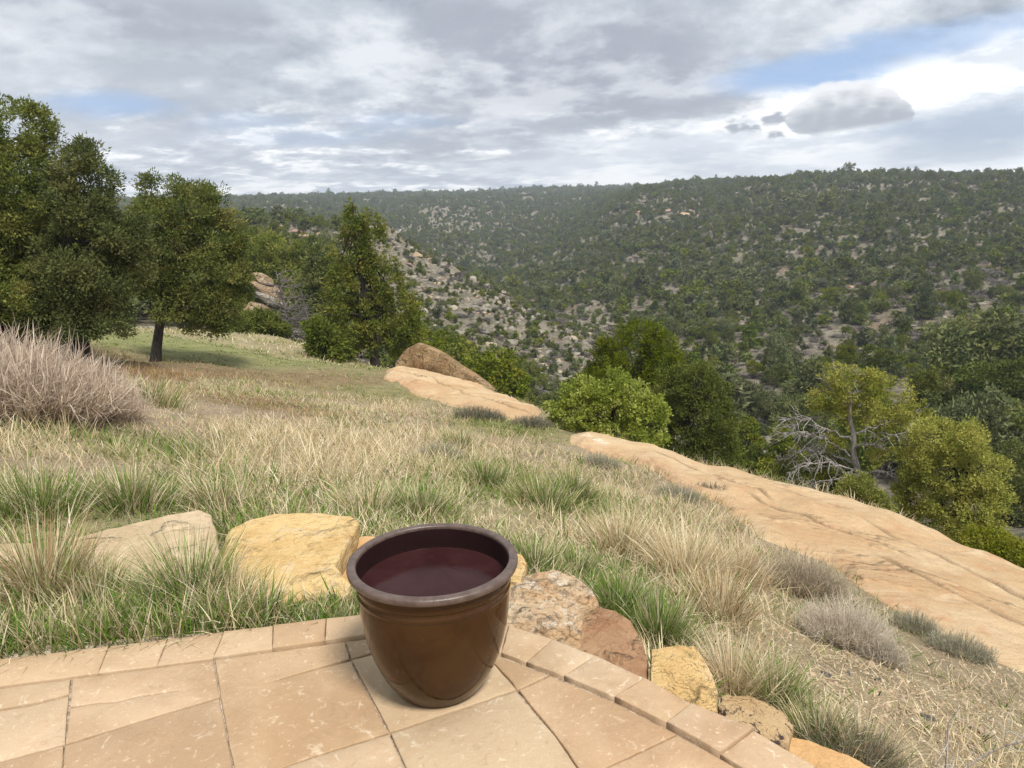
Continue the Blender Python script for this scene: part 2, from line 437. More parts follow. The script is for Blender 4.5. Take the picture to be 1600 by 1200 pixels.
def gz(x, y):
    x = np.asarray(x, float); y = np.asarray(y, float); sh = x.shape
    x = x.ravel(); y = y.ravel()
    z = _bluff(np.stack([x, y], -1)); r = np.hypot(x, y)
    z = z + fbm(x * 1.3, y * 1.3, 3, 1) * np.clip((r - 3.0) * 0.03, 0, 0.18)
    d = sdist(x, y); dd = np.maximum(d, 0)
    z = z - np.where(dd < 1.2, 0.45 * dd ** 2, 0.648 + (dd - 1.2) * 1.3)
    return z.reshape(sh)


def hit(px, py, lift=0.0):
    d = ray(px, py); d = d / math.hypot(d[0], d[1])
    rs = np.geomspace(1.2, 45, 500); P = np.array([0, 0, CAMZ]) + rs[:, None] * d
    below = P[:, 2] < gz(P[:, 0], P[:, 1]) + lift
    i = int(np.argmax(below)) if below.any() else len(rs) - 1
    a, c = rs[max(i - 1, 0)], rs[i]
    for _ in range(14):
        m_ = (a + c) / 2; p = np.array([0, 0, CAMZ]) + m_ * d
        if p[2] < gz(p[0:1], p[1:2])[0] + lift: c = m_
        else: a = m_
    return np.array([0, 0, CAMZ]) + c * d


def hits(lst): return np.array([hit(*p) for p in lst])


# ground sheet
def axis(lo, hi, fine_lo, fine_hi, fine, coarse):
    a = [lo]
    while a[-1] < hi:
        v = a[-1]; dd = max(fine_lo - v, v - fine_hi, 0); a.append(v + fine + (coarse - fine) * min(1, dd / 14))
    return np.array(a)


gx = axis(-30, 14, -3, 5, 0.075, 0.4); gy = axis(-5, 40, 1.5, 9, 0.075, 0.35)
GX, GY = np.meshgrid(gx, gy); GZ = gz(GX, GY)
GZ = GZ + 0.015 * fbm(GX * 9, GY * 9, 3, 4)
# soil stays under the paving
_pat = np.array([at_z(px, py, 0)[:2] for px, py in ((-900, 1139), (718, 950), (795, 978), (930, 1027), (1080, 1104), (1275, 1200), (1500, 1345))])
nx, ny = len(gx), len(gy)
idx = np.arange(nx * ny).reshape(ny, nx)
quads = np.stack([idx[:-1, :-1], idx[:-1, 1:], idx[1:, 1:], idx[1:, :-1]], -1).reshape(-1, 4)
SD = sdist(GX, GY).ravel()
keep = (SD[quads].min(1) < 5.5)
V = np.stack([GX.ravel(), GY.ravel(), GZ.ravel()], -1)

m, bb, out = new_mat('meadow_soil'); co = wpos(bb)
n1 = bb.noise(co, 0.9, 6, 0.6); n2 = bb.noise(co, 9, 6, 0.7); n3 = bb.noise(co, 70, 4, 0.7); n4 = bb.noise(co, 3.1, 5, 0.6)
att = bb.n('ShaderNodeAttribute', attribute_name='tint').outputs['Color']
c = bb.mix(bb.ss(n2, 0.35, 0.65), c4((0.20, 0.145, 0.095)), c4((0.36, 0.285, 0.195)))
c = bb.mix(bb.ss(n3, 0.5, 0.72), c, c4((0.46, 0.375, 0.26)))
c = bb.mix(bb.m('MULTIPLY', bb.ss(n3, 0.52, 0.36), 0.6), c, c4((0.11, 0.08, 0.055)))
c = bb.mix(0.62, c, att)
c = bb.mix(1.0, c, bb.ramp(n4, [(0.3, (0.75, 0.75, 0.75)), (0.7, (1.15, 1.15, 1.15))]), blend='MULTIPLY')
principled(bb, out, c, 0.95, bump(bb, bb.m('ADD', n2, bb.m('MULTIPLY', n3, 0.5)), 0.03), spec=0.1)
M_SOIL = m

# cover map: what grows where, given at points of the ground
# (px, py, density, height, green share, tone) tone 0 straw, 1 pinkish, 2 rust brown, 3 olive
COVER = [(50, 1000, 1, .17, .7, 0), (250, 985, .9, .15, .55, 0), (450, 958, .9, .18, .75, 0), (60, 850, .9, .2, .65, 0), (100, 790, 1, .28, .65, 0), (250, 780, 1, .28, .6, 0),
         (400, 785, 1, .28, .3, 0), (550, 795, 1, .26, .55, 0), (680, 795, 1, .28, .7, 0), (770, 815, .7, .10, .25, 0), (830, 870, .9, .22, .5, 0), (100, 730, .9, .22, .12, 1),
         (230, 700, .9, .2, .5, 3), (60, 690, .9, .25, .25, 0), (400, 730, 1, .40, .10, 0), (600, 735, 1, .40, .10, 0), (500, 700, 1, .36, .1, 0), (720, 745, .9, .32, .35, 0), (800, 762, 1, .27, .5, 3), (870, 775, 1, .25, .45, 3),
         (950, 850, 1, .30, .15, 0), (1050, 850, 1, .36, .06, 0), (1000, 790, 1, .30, .08, 0), (960, 745, 1, .2, .15, 1), (900, 715, 1, .2, .15, 1), (300, 640, .8, .14, .05, 1), (180, 660, .8, .15, .05, 1),
         (450, 640, .8, .13, .15, 2), (560, 640, .9, .17, .12, 0), (500, 590, .8, .11, .2, 2), (620, 610, .8, .13, .2, 3), (650, 650, .9, .2, .15, 1), (780, 668, .9, .2, .3, 3), (740, 690, .9, .2, .1, 1), (640, 700, 1, .3, .08, 0),
         (430, 550, .9, .28, .35, 0), (360, 528, .9, .2, .3, 0), (300, 542, 1, .07, 1, 3), (210, 530, 1, .07, 1, 3), (380, 560, .9, .1, .7, 3), (250, 590, .85, .24, 0, 2), (180, 570, .85, .2, .1, 2), (330, 585, .8, .14, .1, 2), (330, 605, .9, .2, .3, 0),
         (1150, 865, .9, .28, .1, 1), (1180, 830, .8, .22, .1, 1), (1260, 1010, .4, .13, .1, 0), (1400, 1100, .34, .12, .12, 0), (1180, 960, .55, .26, .15, 0), (1300, 955, .6, .18, .35, 1), (1450, 1020, .3, .1, .4, 1), (1560, 1150, .45, .14, .12, 0),
         (1130, 1010, .6, .22, .2, 0), (1400, 1010, .35, .10, .7, 3), (1240, 920, .7, .24, .2, 1), (1500, 1060, .36, .12, .3, 1), (1330, 1060, .3, .11, .25, 0), (1050, 950, 1, .3, .15, 0), (980, 900, 1, .28, .4, 0), (-300, 700, 1, .3, .2, 0), (-200, 900, 1, .3, .5, 0)]
CP = hits([(q[0], q[1]) for q in COVER])[:, :2]
CQ = np.array([q[2:5] for q in COVER], float); CT = np.array([q[5] for q in COVER])
TONES = np.array([(0.46, 0.375, 0.225), (0.43, 0.33, 0.235), (0.26, 0.165, 0.085), (0.29, 0.26, 0.115)])
TG = np.eye(4)[CT]


def cover(x, y):
    P = np.stack([x, y], -1); o = np.empty((len(P), 3)); t = np.empty((len(P), 4))
    for s in range(0, len(P), 20000):
        d2 = ((P[s:s + 20000, None] - CP[None]) ** 2).sum(2)
        sc = 0.02 + 0.004 * (P[s:s + 20000] ** 2).sum(1)[:, None]
        w = 1 / (d2 / sc + 0.05) ** 2; w /= w.sum(1)[:, None]
        o[s:s + 20000] = w @ CQ; t[s:s + 20000] = w @ TG
    return o, t


q_, t_ = cover(V[:, 0], V[:, 1])
gcol = t_ @ TONES * 0.8
gcol = gcol * (1 - 0.6 * q_[:, 2:3]) + np.array([0.17, 0.26, 0.045]) * 0.6 * q_[:, 2:3]
bare = np.clip((0.45 - q_[:, 0]) / 0.3, 0, 1)[:, None]
gcol = gcol * (1 - bare) + np.array([0.30, 0.21, 0.135]) * bare
link('ground', mesh('ground', V, [quads[keep]], gcol, None, True), M_SOIL, kind='structure', label='dry soil of the sloping meadow and bare gravelly bank')

# ---------------------------------------------------------------- canyon terrain
CT_PX = [  # px, py, horizontal distance
    (1600, 287, 390), (1600, 330, 300), (1600, 400, 220), (1600, 500, 140), (1600, 600, 90), (1600, 700, 58), (1600, 800, 38), (1600, 960, 22), (1600, 284, 700), (1600, 281, 1600),
    (1400, 287, 410), (1400, 340, 310), (1400, 400, 230), (1400, 480, 155), (1400, 560, 105), (1400, 650, 70), (1400, 740, 45), (1400, 880, 24), (1400, 288, 800), (1400, 290, 1600),
    (1200, 290, 440), (1200, 340, 340), (1200, 400, 250), (1200, 470, 175), (1200, 550, 115), (1200, 620, 80), (1200, 690, 55), (1200, 760, 38), (1200, 840, 24), (1200, 292, 900), (1200, 293, 1700),
    (1000, 300, 500), (1000, 340, 400), (1000, 400, 290), (1000, 450, 220), (1000, 520, 150), (1000, 590, 98), (1000, 660, 65), (1000, 720, 42), (1000, 800, 24), (1000, 300, 900), (1000, 298, 1700),
    (850, 300, 1000), (850, 335, 650), (850, 375, 480), (850, 405, 390), (850, 440, 300), (850, 470, 240), (850, 505, 190), (850, 500, 140), (850, 545, 112), (850, 590, 82), (850, 640, 56), (850, 690, 36), (850, 760, 24), (850, 302, 1700),
    (940, 560, 125), (940, 600, 100), (920, 535, 128), (780, 452, 148),
    (700, 308, 1000), (700, 320, 660), (700, 352, 560), (700, 385, 460), (700, 440, 300), (700, 445, 210), (700, 408, 155), (700, 450, 132), (700, 510, 104), (700, 560, 78), (700, 610, 52), (700, 650, 36), (700, 700, 27), (700, 309, 1700),
    (600, 308, 1000), (600, 333, 660), (600, 365, 480), (600, 410, 300), (600, 352, 168), (600, 400, 142), (600, 460, 110), (600, 540, 66), (600, 590, 42), (600, 640, 32), (600, 309, 1700),
    (450, 311, 1000), (450, 322, 600), (450, 370, 320), (450, 345, 190), (450, 354, 160), (450, 378, 140), (450, 425, 112), (450, 490, 72), (450, 545, 42), (450, 590, 34), (450, 313, 1700),
    (340, 313, 1000), (340, 370, 320), (340, 347, 180), (340, 372, 130), (340, 420, 90), (340, 480, 58), (340, 535, 38), (340, 580, 33), (340, 315, 1700),
    (150, 316, 1000), (150, 360, 300), (150, 360, 150), (150, 440, 70), (150, 515, 40), (150, 560, 34), (150, 318, 1700),
    (-100, 320, 1000), (-100, 360, 300), (-100, 370, 150), (-100, 450, 70), (-100, 520, 40), (-100, 322, 1700),
    (-500, 330, 1000), (-500, 380, 150), (-500, 530, 40), (-500, 331, 1700), (2100, 270, 390), (2100, 270, 700), (2100, 400, 220), (2100, 600, 90), (2100, 800, 42), (2100, 950, 24), (2100, 269, 1700)] + [(px, 335, 2300) for px in (-500, -100, 150, 340, 450, 600, 700, 850, 1000, 1200, 1400, 1600, 2100)]
_ca = []
for px, py, r in CT_PX:
    d = ray(px, py); _ca.append((math.atan2(d[0], d[1]) * 4, math.log(r), d[2] / math.hypot(d[0], d[1])))
_ca = np.array(_ca); _cf = rbf(_ca[:, :2], _ca[:, 2])


def cz(x, y):
    sh = np.shape(x); x = np.ravel(x); y = np.ravel(y)
    r = np.maximum(np.hypot(x, y), 12); a = np.arctan2(x, y)
    z = CAMZ + r * _cf(np.stack([np.clip(a, -1.2, 1.2) * 4, np.log(r)], -1))
    amp = np.clip((r - 30) / 90, 0, 1)
    z = z + amp * (fbm(x / 45, y / 45, 4, 2) * 7 * np.clip(r / 200, 0.4, 1.0) + fbm(x / 9, y / 9, 3, 3) * 1.6)
    # low scarps: rock benches that step across the slopes
    st = np.sin(z / 5.2 + 3 * fbm(x / 60, y / 60, 2, 5)); z = z + amp * 0.55 * np.tanh(3 * st)
    ins = sdist(x, y)
    near = ins < 4
    if near.any():
        g = np.where(near, gz(np.where(near, x, 0), np.where(near, y, 5)) - 0.8, 1e9)
        z = np.where(ins < 3, np.minimum(z, g), z)
    return z.reshape(sh)


aa = np.radians(np.linspace(-62, 62, 520)); rr = np.geomspace(12, 2000, 420)
AA, RR = np.meshgrid(aa, rr); CX = RR * np.sin(AA); CY = RR * np.cos(AA); CZ = cz(CX, CY)
i2 = np.arange(AA.size).reshape(AA.shape)
cq = np.stack([i2[:-1, :-1], i2[:-1, 1:], i2[1:, 1:], i2[1:, :-1]], -1).reshape(-1, 4)
CV = np.stack([CX.ravel(), CY.ravel(), CZ.ravel()], -1)

m, bb, out = new_mat('canyon_ground'); co = wpos(bb)
n1 = bb.noise(co, 0.018, 6, 0.6); n2 = bb.noise(co, 0.22, 6, 0.7); n3 = bb.noise(co, 1.3, 5, 0.7); n4 = bb.noise(co, 0.06, 5, 0.65)
c = bb.mix(bb.ss(n2, 0.38, 0.62), c4((0.165, 0.145, 0.105)), c4((0.28, 0.24, 0.18)))
c = bb.mix(bb.m('MULTIPLY', bb.ss(n4, 0.54, 0.68), 0.7), c, c4((0.27, 0.165, 0.105)))
c = bb.mix(bb.m('MULTIPLY', bb.ss(n3, 0.52, 0.66), 0.75), c, c4((0.40, 0.355, 0.28)))
c = bb.mix(bb.m('MULTIPLY', bb.ss(n3, 0.48, 0.38), 0.75), c, c4((0.085, 0.095, 0.042)))
c = bb.mix(bb.m('MULTIPLY', bb.ss(n1, 0.5, 0.62), 0.35), c, c4((0.15, 0.13, 0.085)))
principled(bb, out, c, 0.95, bump(bb, bb.m('ADD', n3, n2), 0.8), spec=0.1)
M_CANYON = m
link('canyon_terrain', mesh('canyon_terrain', CV, [cq], None, None, True), M_CANYON, kind='structure', label='rocky canyon slopes and far mesas below the bluff')
BVH = BVHTree.FromPolygons(np.concatenate([CV, V]).tolist(), np.concatenate([cq, quads[keep] + len(CV)]).tolist())
BVHC = BVHTree.FromPolygons(CV.tolist(), cq.tolist())


def hit_far(px, py):
    d = ray(px, py); d = d / np.linalg.norm(d)
    h = BVHC.ray_cast(Vector((0, 0, CAMZ)), Vector(d), 4000)
    return None if h[0] is None else np.array(h[0])


# ---------------------------------------------------------------- slickrock ledges along the rim
def resample(P, n):
    P = np.asarray(P, float); L = np.concatenate([[0], np.cumsum(np.linalg.norm(np.diff(P, axis=0), axis=1))])
    t = np.linspace(0, L[-1], n); return np.stack([np.interp(t, L, P[:, k]) for k in range(P.shape[1])], -1)


def smooth1(P, k):
    for _ in range(k): P = np.concatenate([P[:1], (P[:-2] + 2 * P[1:-1] + P[2:]) / 4, P[-1:]])
    return P


def stone_ledge_mat():
    m, bb, out = new_mat('slickrock'); co = wpos(bb)
    mp = bb.n('ShaderNodeMapping'); bb.put(mp.inputs[0], co); mp.inputs['Rotation'].default_value = (0.18, 0.12, math.radians(38)); mp.inputs['Scale'].default_value = (0.22, 1.1, 2.5)
    n1 = bb.noise(co, 0.55, 6, 0.6, 0.3); nl = bb.noise(mp.outputs[0], 3.2, 7, 0.66, 0.5); nf = bb.noise(co, 26, 5, 0.7); nm = bb.noise(co, 4.0, 6, 0.65, 0.3)
    c = bb.mix(bb.ss(n1, 0.36, 0.64), c4((0.47, 0.31, 0.165)), c4((0.56, 0.42, 0.25)))
    c = bb.mix(bb.m('MULTIPLY', bb.ss(nm, 0.50, 0.68), 0.6), c, c4((0.48, 0.27, 0.14)))
    c = bb.mix(bb.m('MULTIPLY', bb.ss(nl, 0.44, 0.32), 0.35), c, c4((0.38, 0.23, 0.12)))
    c = bb.mix(bb.m('MULTIPLY', bb.ss(nl, 0.58, 0.70), 0.5), c, c4((0.66, 0.54, 0.36)))
    c = bb.mix(bb.m('MULTIPLY', bb.ss(nf, 0.55, 0.75), 0.3), c, c4((0.30, 0.19, 0.11)))
    att = bb.n('ShaderNodeAttribute', attribute_name='tint'); rs = bb.n('ShaderNodeSeparateColor'); bb.put(rs.inputs[0], att.outputs['Color'])
    c = bb.mix(bb.m('MULTIPLY', rs.outputs[0], 0.55), c, c4((0.44, 0.235, 0.125)))
    c = bb.mix(bb.m('MULTIPLY', rs.outputs[2], 0.75), c, c4((0.17, 0.12, 0.08)))
    c = bb.mix(bb.m('MULTIPLY', rs.outputs[1], bb.ss(nm, 0.42, 0.60)), c, c4((0.72, 0.66, 0.54)))
    mp2 = bb.n('ShaderNodeMapping'); bb.put(mp2.inputs[0], co); mp2.inputs['Rotation'].default_value = (0.1, 0.1, math.radians(40)); mp2.inputs['Scale'].default_value = (0.3, 1.0, 1.2)
    nk = bb.noise(mp2.outputs[0], 1.1, 7, 0.62, 0.5); sk = bb.m('MULTIPLY', nk, 13.0); fr = bb.m('FRACT', sk); patch = bb.ss(bb.noise(co, 0.8, 4, 0.6, 0.0, '4D', 1.7), 0.56, 0.64)
    crack = bb.m('MULTIPLY', bb.m('SUBTRACT', 1.0, bb.ss(fr, 0.015, 0.07)), patch)
    nt = bb.noise(mp.outputs[0], 14, 8, 0.75, 0.6); ng = bb.noise(co, 11, 7, 0.72, 0.4)
    c = bb.mix(bb.m('MULTIPLY', bb.ss(nt, 0.46, 0.36), 0.38), c, c4((0.34, 0.215, 0.12)))
    c = bb.mix(bb.m('MULTIPLY', bb.ss(ng, 0.55, 0.68), 0.35), c, c4((0.66, 0.53, 0.36)))
    c = bb.mix(bb.m('MULTIPLY', bb.ss(ng, 0.42, 0.34), 0.4), c, c4((0.30, 0.20, 0.125)))
    c = bb.mix(bb.m('MULTIPLY', crack, 0.14), c, c4((0.24, 0.16, 0.10)))
    h = bb.m('ADD', bb.m('ADD', bb.m('MULTIPLY', nl, 0.5), bb.m('MULTIPLY', nf, 0.25)), bb.m('ADD', bb.m('MULTIPLY', nt, 0.5), bb.m('MULTIPLY', bb.m('ADD', bb.m('FLOOR', sk), bb.ss(fr, 0.0, 0.07)), bb.m('MULTIPLY', patch, 0.22))))
    principled(bb, out, c, 0.9, bump(bb, h, 0.045), spec=0.15)
    return m


M_SLICK = stone_ledge_mat()


def ledge(name, inner, outer, label, crest=0.05, n=420, nt=64, terr=0.05, seed=0, cracks=()):
    I = smooth1(resample(inner[:, :2], n), 4); O = smooth1(resample(outer[:, :2], n), 6)
    s = np.linspace(0, 1, n); LEN = np.linalg.norm(np.diff(O, axis=0), axis=1).sum()
    O = O + 0.16 * (fbm(s * LEN * 1.1, 0 * s, 4, 11 + seed))[:, None] * ((O - I) / np.linalg.norm(O - I, axis=1)[:, None])
    I = I + 0.5 * (fbm(s * LEN * 0.7, 0 * s + 3, 4, 12 + seed))[:, None] * ((O - I) / np.linalg.norm(O - I, axis=1)[:, None])
    t = np.linspace(-0.04, 1, nt)
    XY = I[:, None] * (1 - t)[None, :, None] + O[:, None] * t[None, :, None]
    x, y = XY[..., 0], XY[..., 1]
    z = gz(x, y)
    S = (s * LEN)[:, None] + 0 * t[None]; Tm = np.linalg.norm(O - I, axis=1)[:, None] * t[None]
    end = np.clip(np.minimum(s, 1 - s) * LEN / 0.8, 0, 1)[:, None]
    up = np.clip(t / 0.10, -1, 1)[None]
    up = np.where(up > 0, up * up * (3 - 2 * up), up)
    # bedding steps: thin plates worn back one after another
    warp = Tm * 1.0 + 0.7 * fbm(S * 0.35, Tm * 0.9, 4, 21 + seed) * 2
    q = warp / 0.42; st = (np.floor(q) + np.clip((q - np.floor(q)) / 0.16, 0, 1)) * 0.42 - warp
    body = 0.045 * up + crest * np.sin(np.clip(t, 0, 1) * math.pi)[None] ** 0.8 + terr * 1.2 * fbm(S * 0.6, Tm * 1.5, 4, 31 + seed) + 0.035 * terr / 0.05 * st * np.clip(t * 4, 0, 1)[None] * (0.35 + fbm(S * 0.5, Tm, 3, 41) * 1.2).clip(0, 1)
    body = body + 0.012 * fbm(S * 7, Tm * 9, 3, 51)
    gr = np.zeros_like(z)
    for t0, s0, s1, am in cracks:
        tc_ = t0 + am * (S / LEN - (s0 + s1) / 2) + 0.10 * fbm(S * 0.8, 0 * S + t0 * 40, 4, 91)
        win = np.clip((S / LEN - s0) / 0.03, 0, 1) * np.clip((s1 - S / LEN) / 0.03, 0, 1)
        dm_ = np.abs(t[None] - tc_) * np.linalg.norm(O - I, axis=1)[:, None]
        gr = np.maximum(gr, np.exp(-(dm_ / 0.035) ** 2) * win); body = body + 0.025 * win * np.clip((t[None] - tc_) * 8, -1, 1) * np.exp(-(dm_ / 0.35) ** 2)
    body = body - 0.035 * gr
    z = z + np.where(t[None] < 0, -0.08, body) * end - (1 - end) * 0.12
    pts = [np.stack([x, y, z], -1)]
    out = (O - I); out /= np.linalg.norm(out, axis=1)[:, None]
    last = pts[0][:, -1]
    prof = [(0.05, -0.008), (0.12, -0.03), (0.19, -0.075), (0.25, -0.15), (0.29, -0.26), (0.31, -0.45), (0.33, -0.8), (0.36, -1.3), (0.5, -2.0), (0.8, -3.2), (1.2, -5.0)]
    for k, (dx, dz) in enumerate(prof):
        w = 1 + 0.5 * fbm(S[:, 0] * 0.9, 0 * s + k * 0.35, 3, 61)
        p = last.copy(); p[:, :2] += out * (dx * w)[:, None]; p[:, 2] += dz; pts.append(p[:, None])
    A = np.concatenate(pts, 1); N, K = A.shape[:2]; ii = np.arange(N * K).reshape(N, K)
    Q = np.stack([ii[:-1, :-1], ii[1:, :-1], ii[1:, 1:], ii[:-1, 1:]], -1).reshape(-1, 4)
    tt = np.concatenate([t, np.ones(len(prof))])[None] + 0 * s[:, None]
    col = np.zeros((N, K, 3)); col[..., 0] = np.clip(1 - tt / 0.45, 0, 1) * np.clip(0.6 + 1.6 * fbm(np.pad(S, ((0, 0), (0, len(prof))), mode='edge') * 0.5, tt * 3, 3, 71), 0, 1)
    w2 = np.clip(fbm(np.pad(S, ((0, 0), (0, len(prof))), mode='edge') * 0.8, tt * 5, 3, 81) * 6 - 1.0, 0, 1); col[..., 1] = w2 * np.exp(-((tt - 0.35) / 0.14) ** 2)
    col[:, :nt, 2] = gr
    return link(name, mesh(name, A.reshape(-1, 3), [Q], col.reshape(-1, 3), None, True), M_SLICK, kind='structure', label=label)


in1 = hits([(590, 590), (640, 612), (690, 634), (740, 646), (790, 657), (852, 664)])
ledge('slickrock_ledge', in1, EDGE3[8:15], 'bare pale orange sandstone slab below the conical pine', crest=0.06, n=300, nt=60, seed=2, cracks=((0.55, 0.1, 0.6, 0.4), (0.45, 0.5, 0.95, -0.2)))
in2 = hits([(856, 680), (930, 706), (1010, 728), (1060, 760), (1130, 790), (1180, 838), (1280, 878), (1400, 955), (1480, 1000), (1600, 1050), (1800, 1140)])
ledge('slickrock_ledge', in2, EDGE3[15:29], 'long bare tan sandstone ledge sloping along the canyon rim', crest=0.07, n=620, nt=110, seed=5, cracks=((0.50, 0.22, 0.52, -0.5), (0.42, 0.46, 0.74, 0.5), (0.74, 0.34, 0.60, 0.2), (0.66, 0.62, 0.9, -0.3), (0.3, 0.7, 0.95, 0.2)))

# upright fin of brown rock behind the first ledge
fin_top = [(618, 566, 22.6), (634, 546, 22.4), (652, 537, 22.0), (672, 545, 21.6), (692, 556, 21.0), (712, 571, 20.4), (733, 584, 19.7), (752, 598, 19.0), (768, 613, 18.3)]
fin_bot = [(618, 590, 22.4), (634, 588, 22.2), (652, 586, 21.8), (672, 590, 21.4), (692, 598, 20.8), (712, 606, 20.2), (733, 614, 19.5), (752, 620, 18.9), (768, 626, 18.2)]
Tp = resample(np.array([at_r(*q) for q in fin_top]), 90); Bt = resample(np.array([at_r(*q) for q in fin_bot]), 90)
bk = np.array([0.35, 0.9, 0.0]); rows = []
for v in np.linspace(0, 1, 16):
    p = Bt * (1 - v) + Tp * v; p = p + np.array([0, -1, 0]) * (0.12 * math.sin(v * math.pi) + 0.10 * fbm(np.arange(90) * 0.11, 0 * Bt[:, 0] + v * 5, 4, 3))[:, None]
    p[:, 2] += 0.05 * fbm(np.arange(90) * 0.2, 0 * Bt[:, 0] + 7, 3, 5) * v; rows.append(p)
for dx, dz in ((0.06, 0.015), (0.22, 0.0), (0.42, -0.06), (0.62, -0.22), (0.75, -0.8), (0.9, -2.5)):
    rows.append(Tp + bk * dx + np.array([0, 0, dz]))
A = np.stack(rows, 1); N, K = A.shape[:2]; ii = np.arange(N * K).reshape(N, K)
Q = np.stack([ii[:-1, :-1], ii[1:, :-1], ii[1:, 1:], ii[:-1, 1:]], -1).reshape(-1, 4)
M_FIN = stone_mat('brown_sandstone', (0.44, 0.27, 0.13), (0.56, 0.39, 0.21), (0.29, 0.18, 0.10), 1.1, lichen=0.6, lichen_col=(0.15, 0.10, 0.06), layer=0.3, bumpd=0.12)
link('sandstone_fin', mesh('sandstone_fin', A.reshape(-1, 3), [Q], None, None, False), M_FIN, label='upright brown sandstone fin standing behind the pale slab', cat='rock')

# ---------------------------------------------------------------- patio
def tile_mat():
    m, bb, out = new_mat('patio_sandstone'); co = wpos(bb)
    oi = bb.n('ShaderNodeObjectInfo').outputs['Random']
    v = bb.n('ShaderNodeVectorMath', operation='ADD'); bb.put(v.inputs[0], co); bb.put(v.inputs[1], bb.xyz(bb.m('MULTIPLY', oi, 31.0), bb.m('MULTIPLY', oi, 17.0), 0.0)); p = v.outputs[0]
    n1 = bb.noise(p, 1.6, 6, 0.6, 0.5); n2 = bb.noise(p, 9, 7, 0.68, 0.4); n3 = bb.noise(p, 48, 6, 0.7, 0.3); n4 = bb.noise(p, 160, 3, 0.7)
    c = bb.mix(bb.ss(n1, 0.34, 0.66), c4((0.335, 0.228, 0.132)), c4((0.485, 0.368, 0.238)))
    c = bb.mix(bb.m('MULTIPLY', bb.m('FRACT', bb.m('MULTIPLY', oi, 5.7)), 0.45), c, c4((0.40, 0.255, 0.14)))
    c = bb.mix(bb.m('MULTIPLY', bb.ss(n2, 0.50, 0.70), 0.35), c, c4((0.45, 0.29, 0.17)))
    nv = bb.noise(p, 16, 9, 0.78, 1.2); n5 = bb.noise(p, 3.1, 4, 0.6)
    c = bb.mix(bb.m('MULTIPLY', bb.m('MULTIPLY', bb.ss(nv, 0.555, 0.63), bb.ss(n5, 0.40, 0.58)), 0.6), c, c4((0.66, 0.56, 0.42)))
    c = bb.mix(bb.m('MULTIPLY', bb.m('MULTIPLY', bb.ss(n3, 0.57, 0.66), bb.ss(n5, 0.58, 0.44)), 0.5), c, c4((0.66, 0.56, 0.42)))
    c = bb.mix(bb.m('MULTIPLY', bb.ss(nv, 0.44, 0.37), 0.35), c, c4((0.28, 0.185, 0.11)))
    c = bb.mix(bb.m('MULTIPLY', bb.ss(n4, 0.60, 0.75), 0.25), c, c4((0.33, 0.21, 0.125)))
    att = bb.n('ShaderNodeAttribute', attribute_name='tint').outputs['Color']
    c = bb.mix(1.0, c, att, blend='MULTIPLY')
    h = bb.m('ADD', bb.m('ADD', bb.m('MULTIPLY', n2, 0.8), bb.m('MULTIPLY', n3, 0.3)), bb.m('MULTIPLY', n4, 0.06))
    principled(bb, out, c, bb.m('ADD', 0.62, bb.m('MULTIPLY', n3, 0.3)), bump(bb, h, 0.006), spec=0.3)
    return m


M_TILE = tile_mat()
patio = link('patio', mesh('patio', np.array([[*q, -0.012] for q in [(-6, -2.5), (2.6, -2.5)]] + [[*at_z(px, py, 0)[:2], -0.012] for px, py in [(1500, 1335), (1265, 1203), (1075, 1107), (925, 1031), (793, 983), (716, 955)]] + [[-6.0, *[at_z(-900, 1139, 0)[1]], -0.012]]) * 1.0, [np.arange(9)[None]]), None, kind='structure', label='patio bed of grey mortar under the flagstones')
m, bb, out = new_mat('mortar'); co = wpos(bb); n = bb.noise(co, 40, 5, 0.7)
principled(bb, out, bb.mix(bb.ss(n, 0.35, 0.65), c4((0.20, 0.15, 0.105)), c4((0.50, 0.42, 0.32))), 0.95, bump(bb, n, 0.004)); patio.data.materials.append(m)


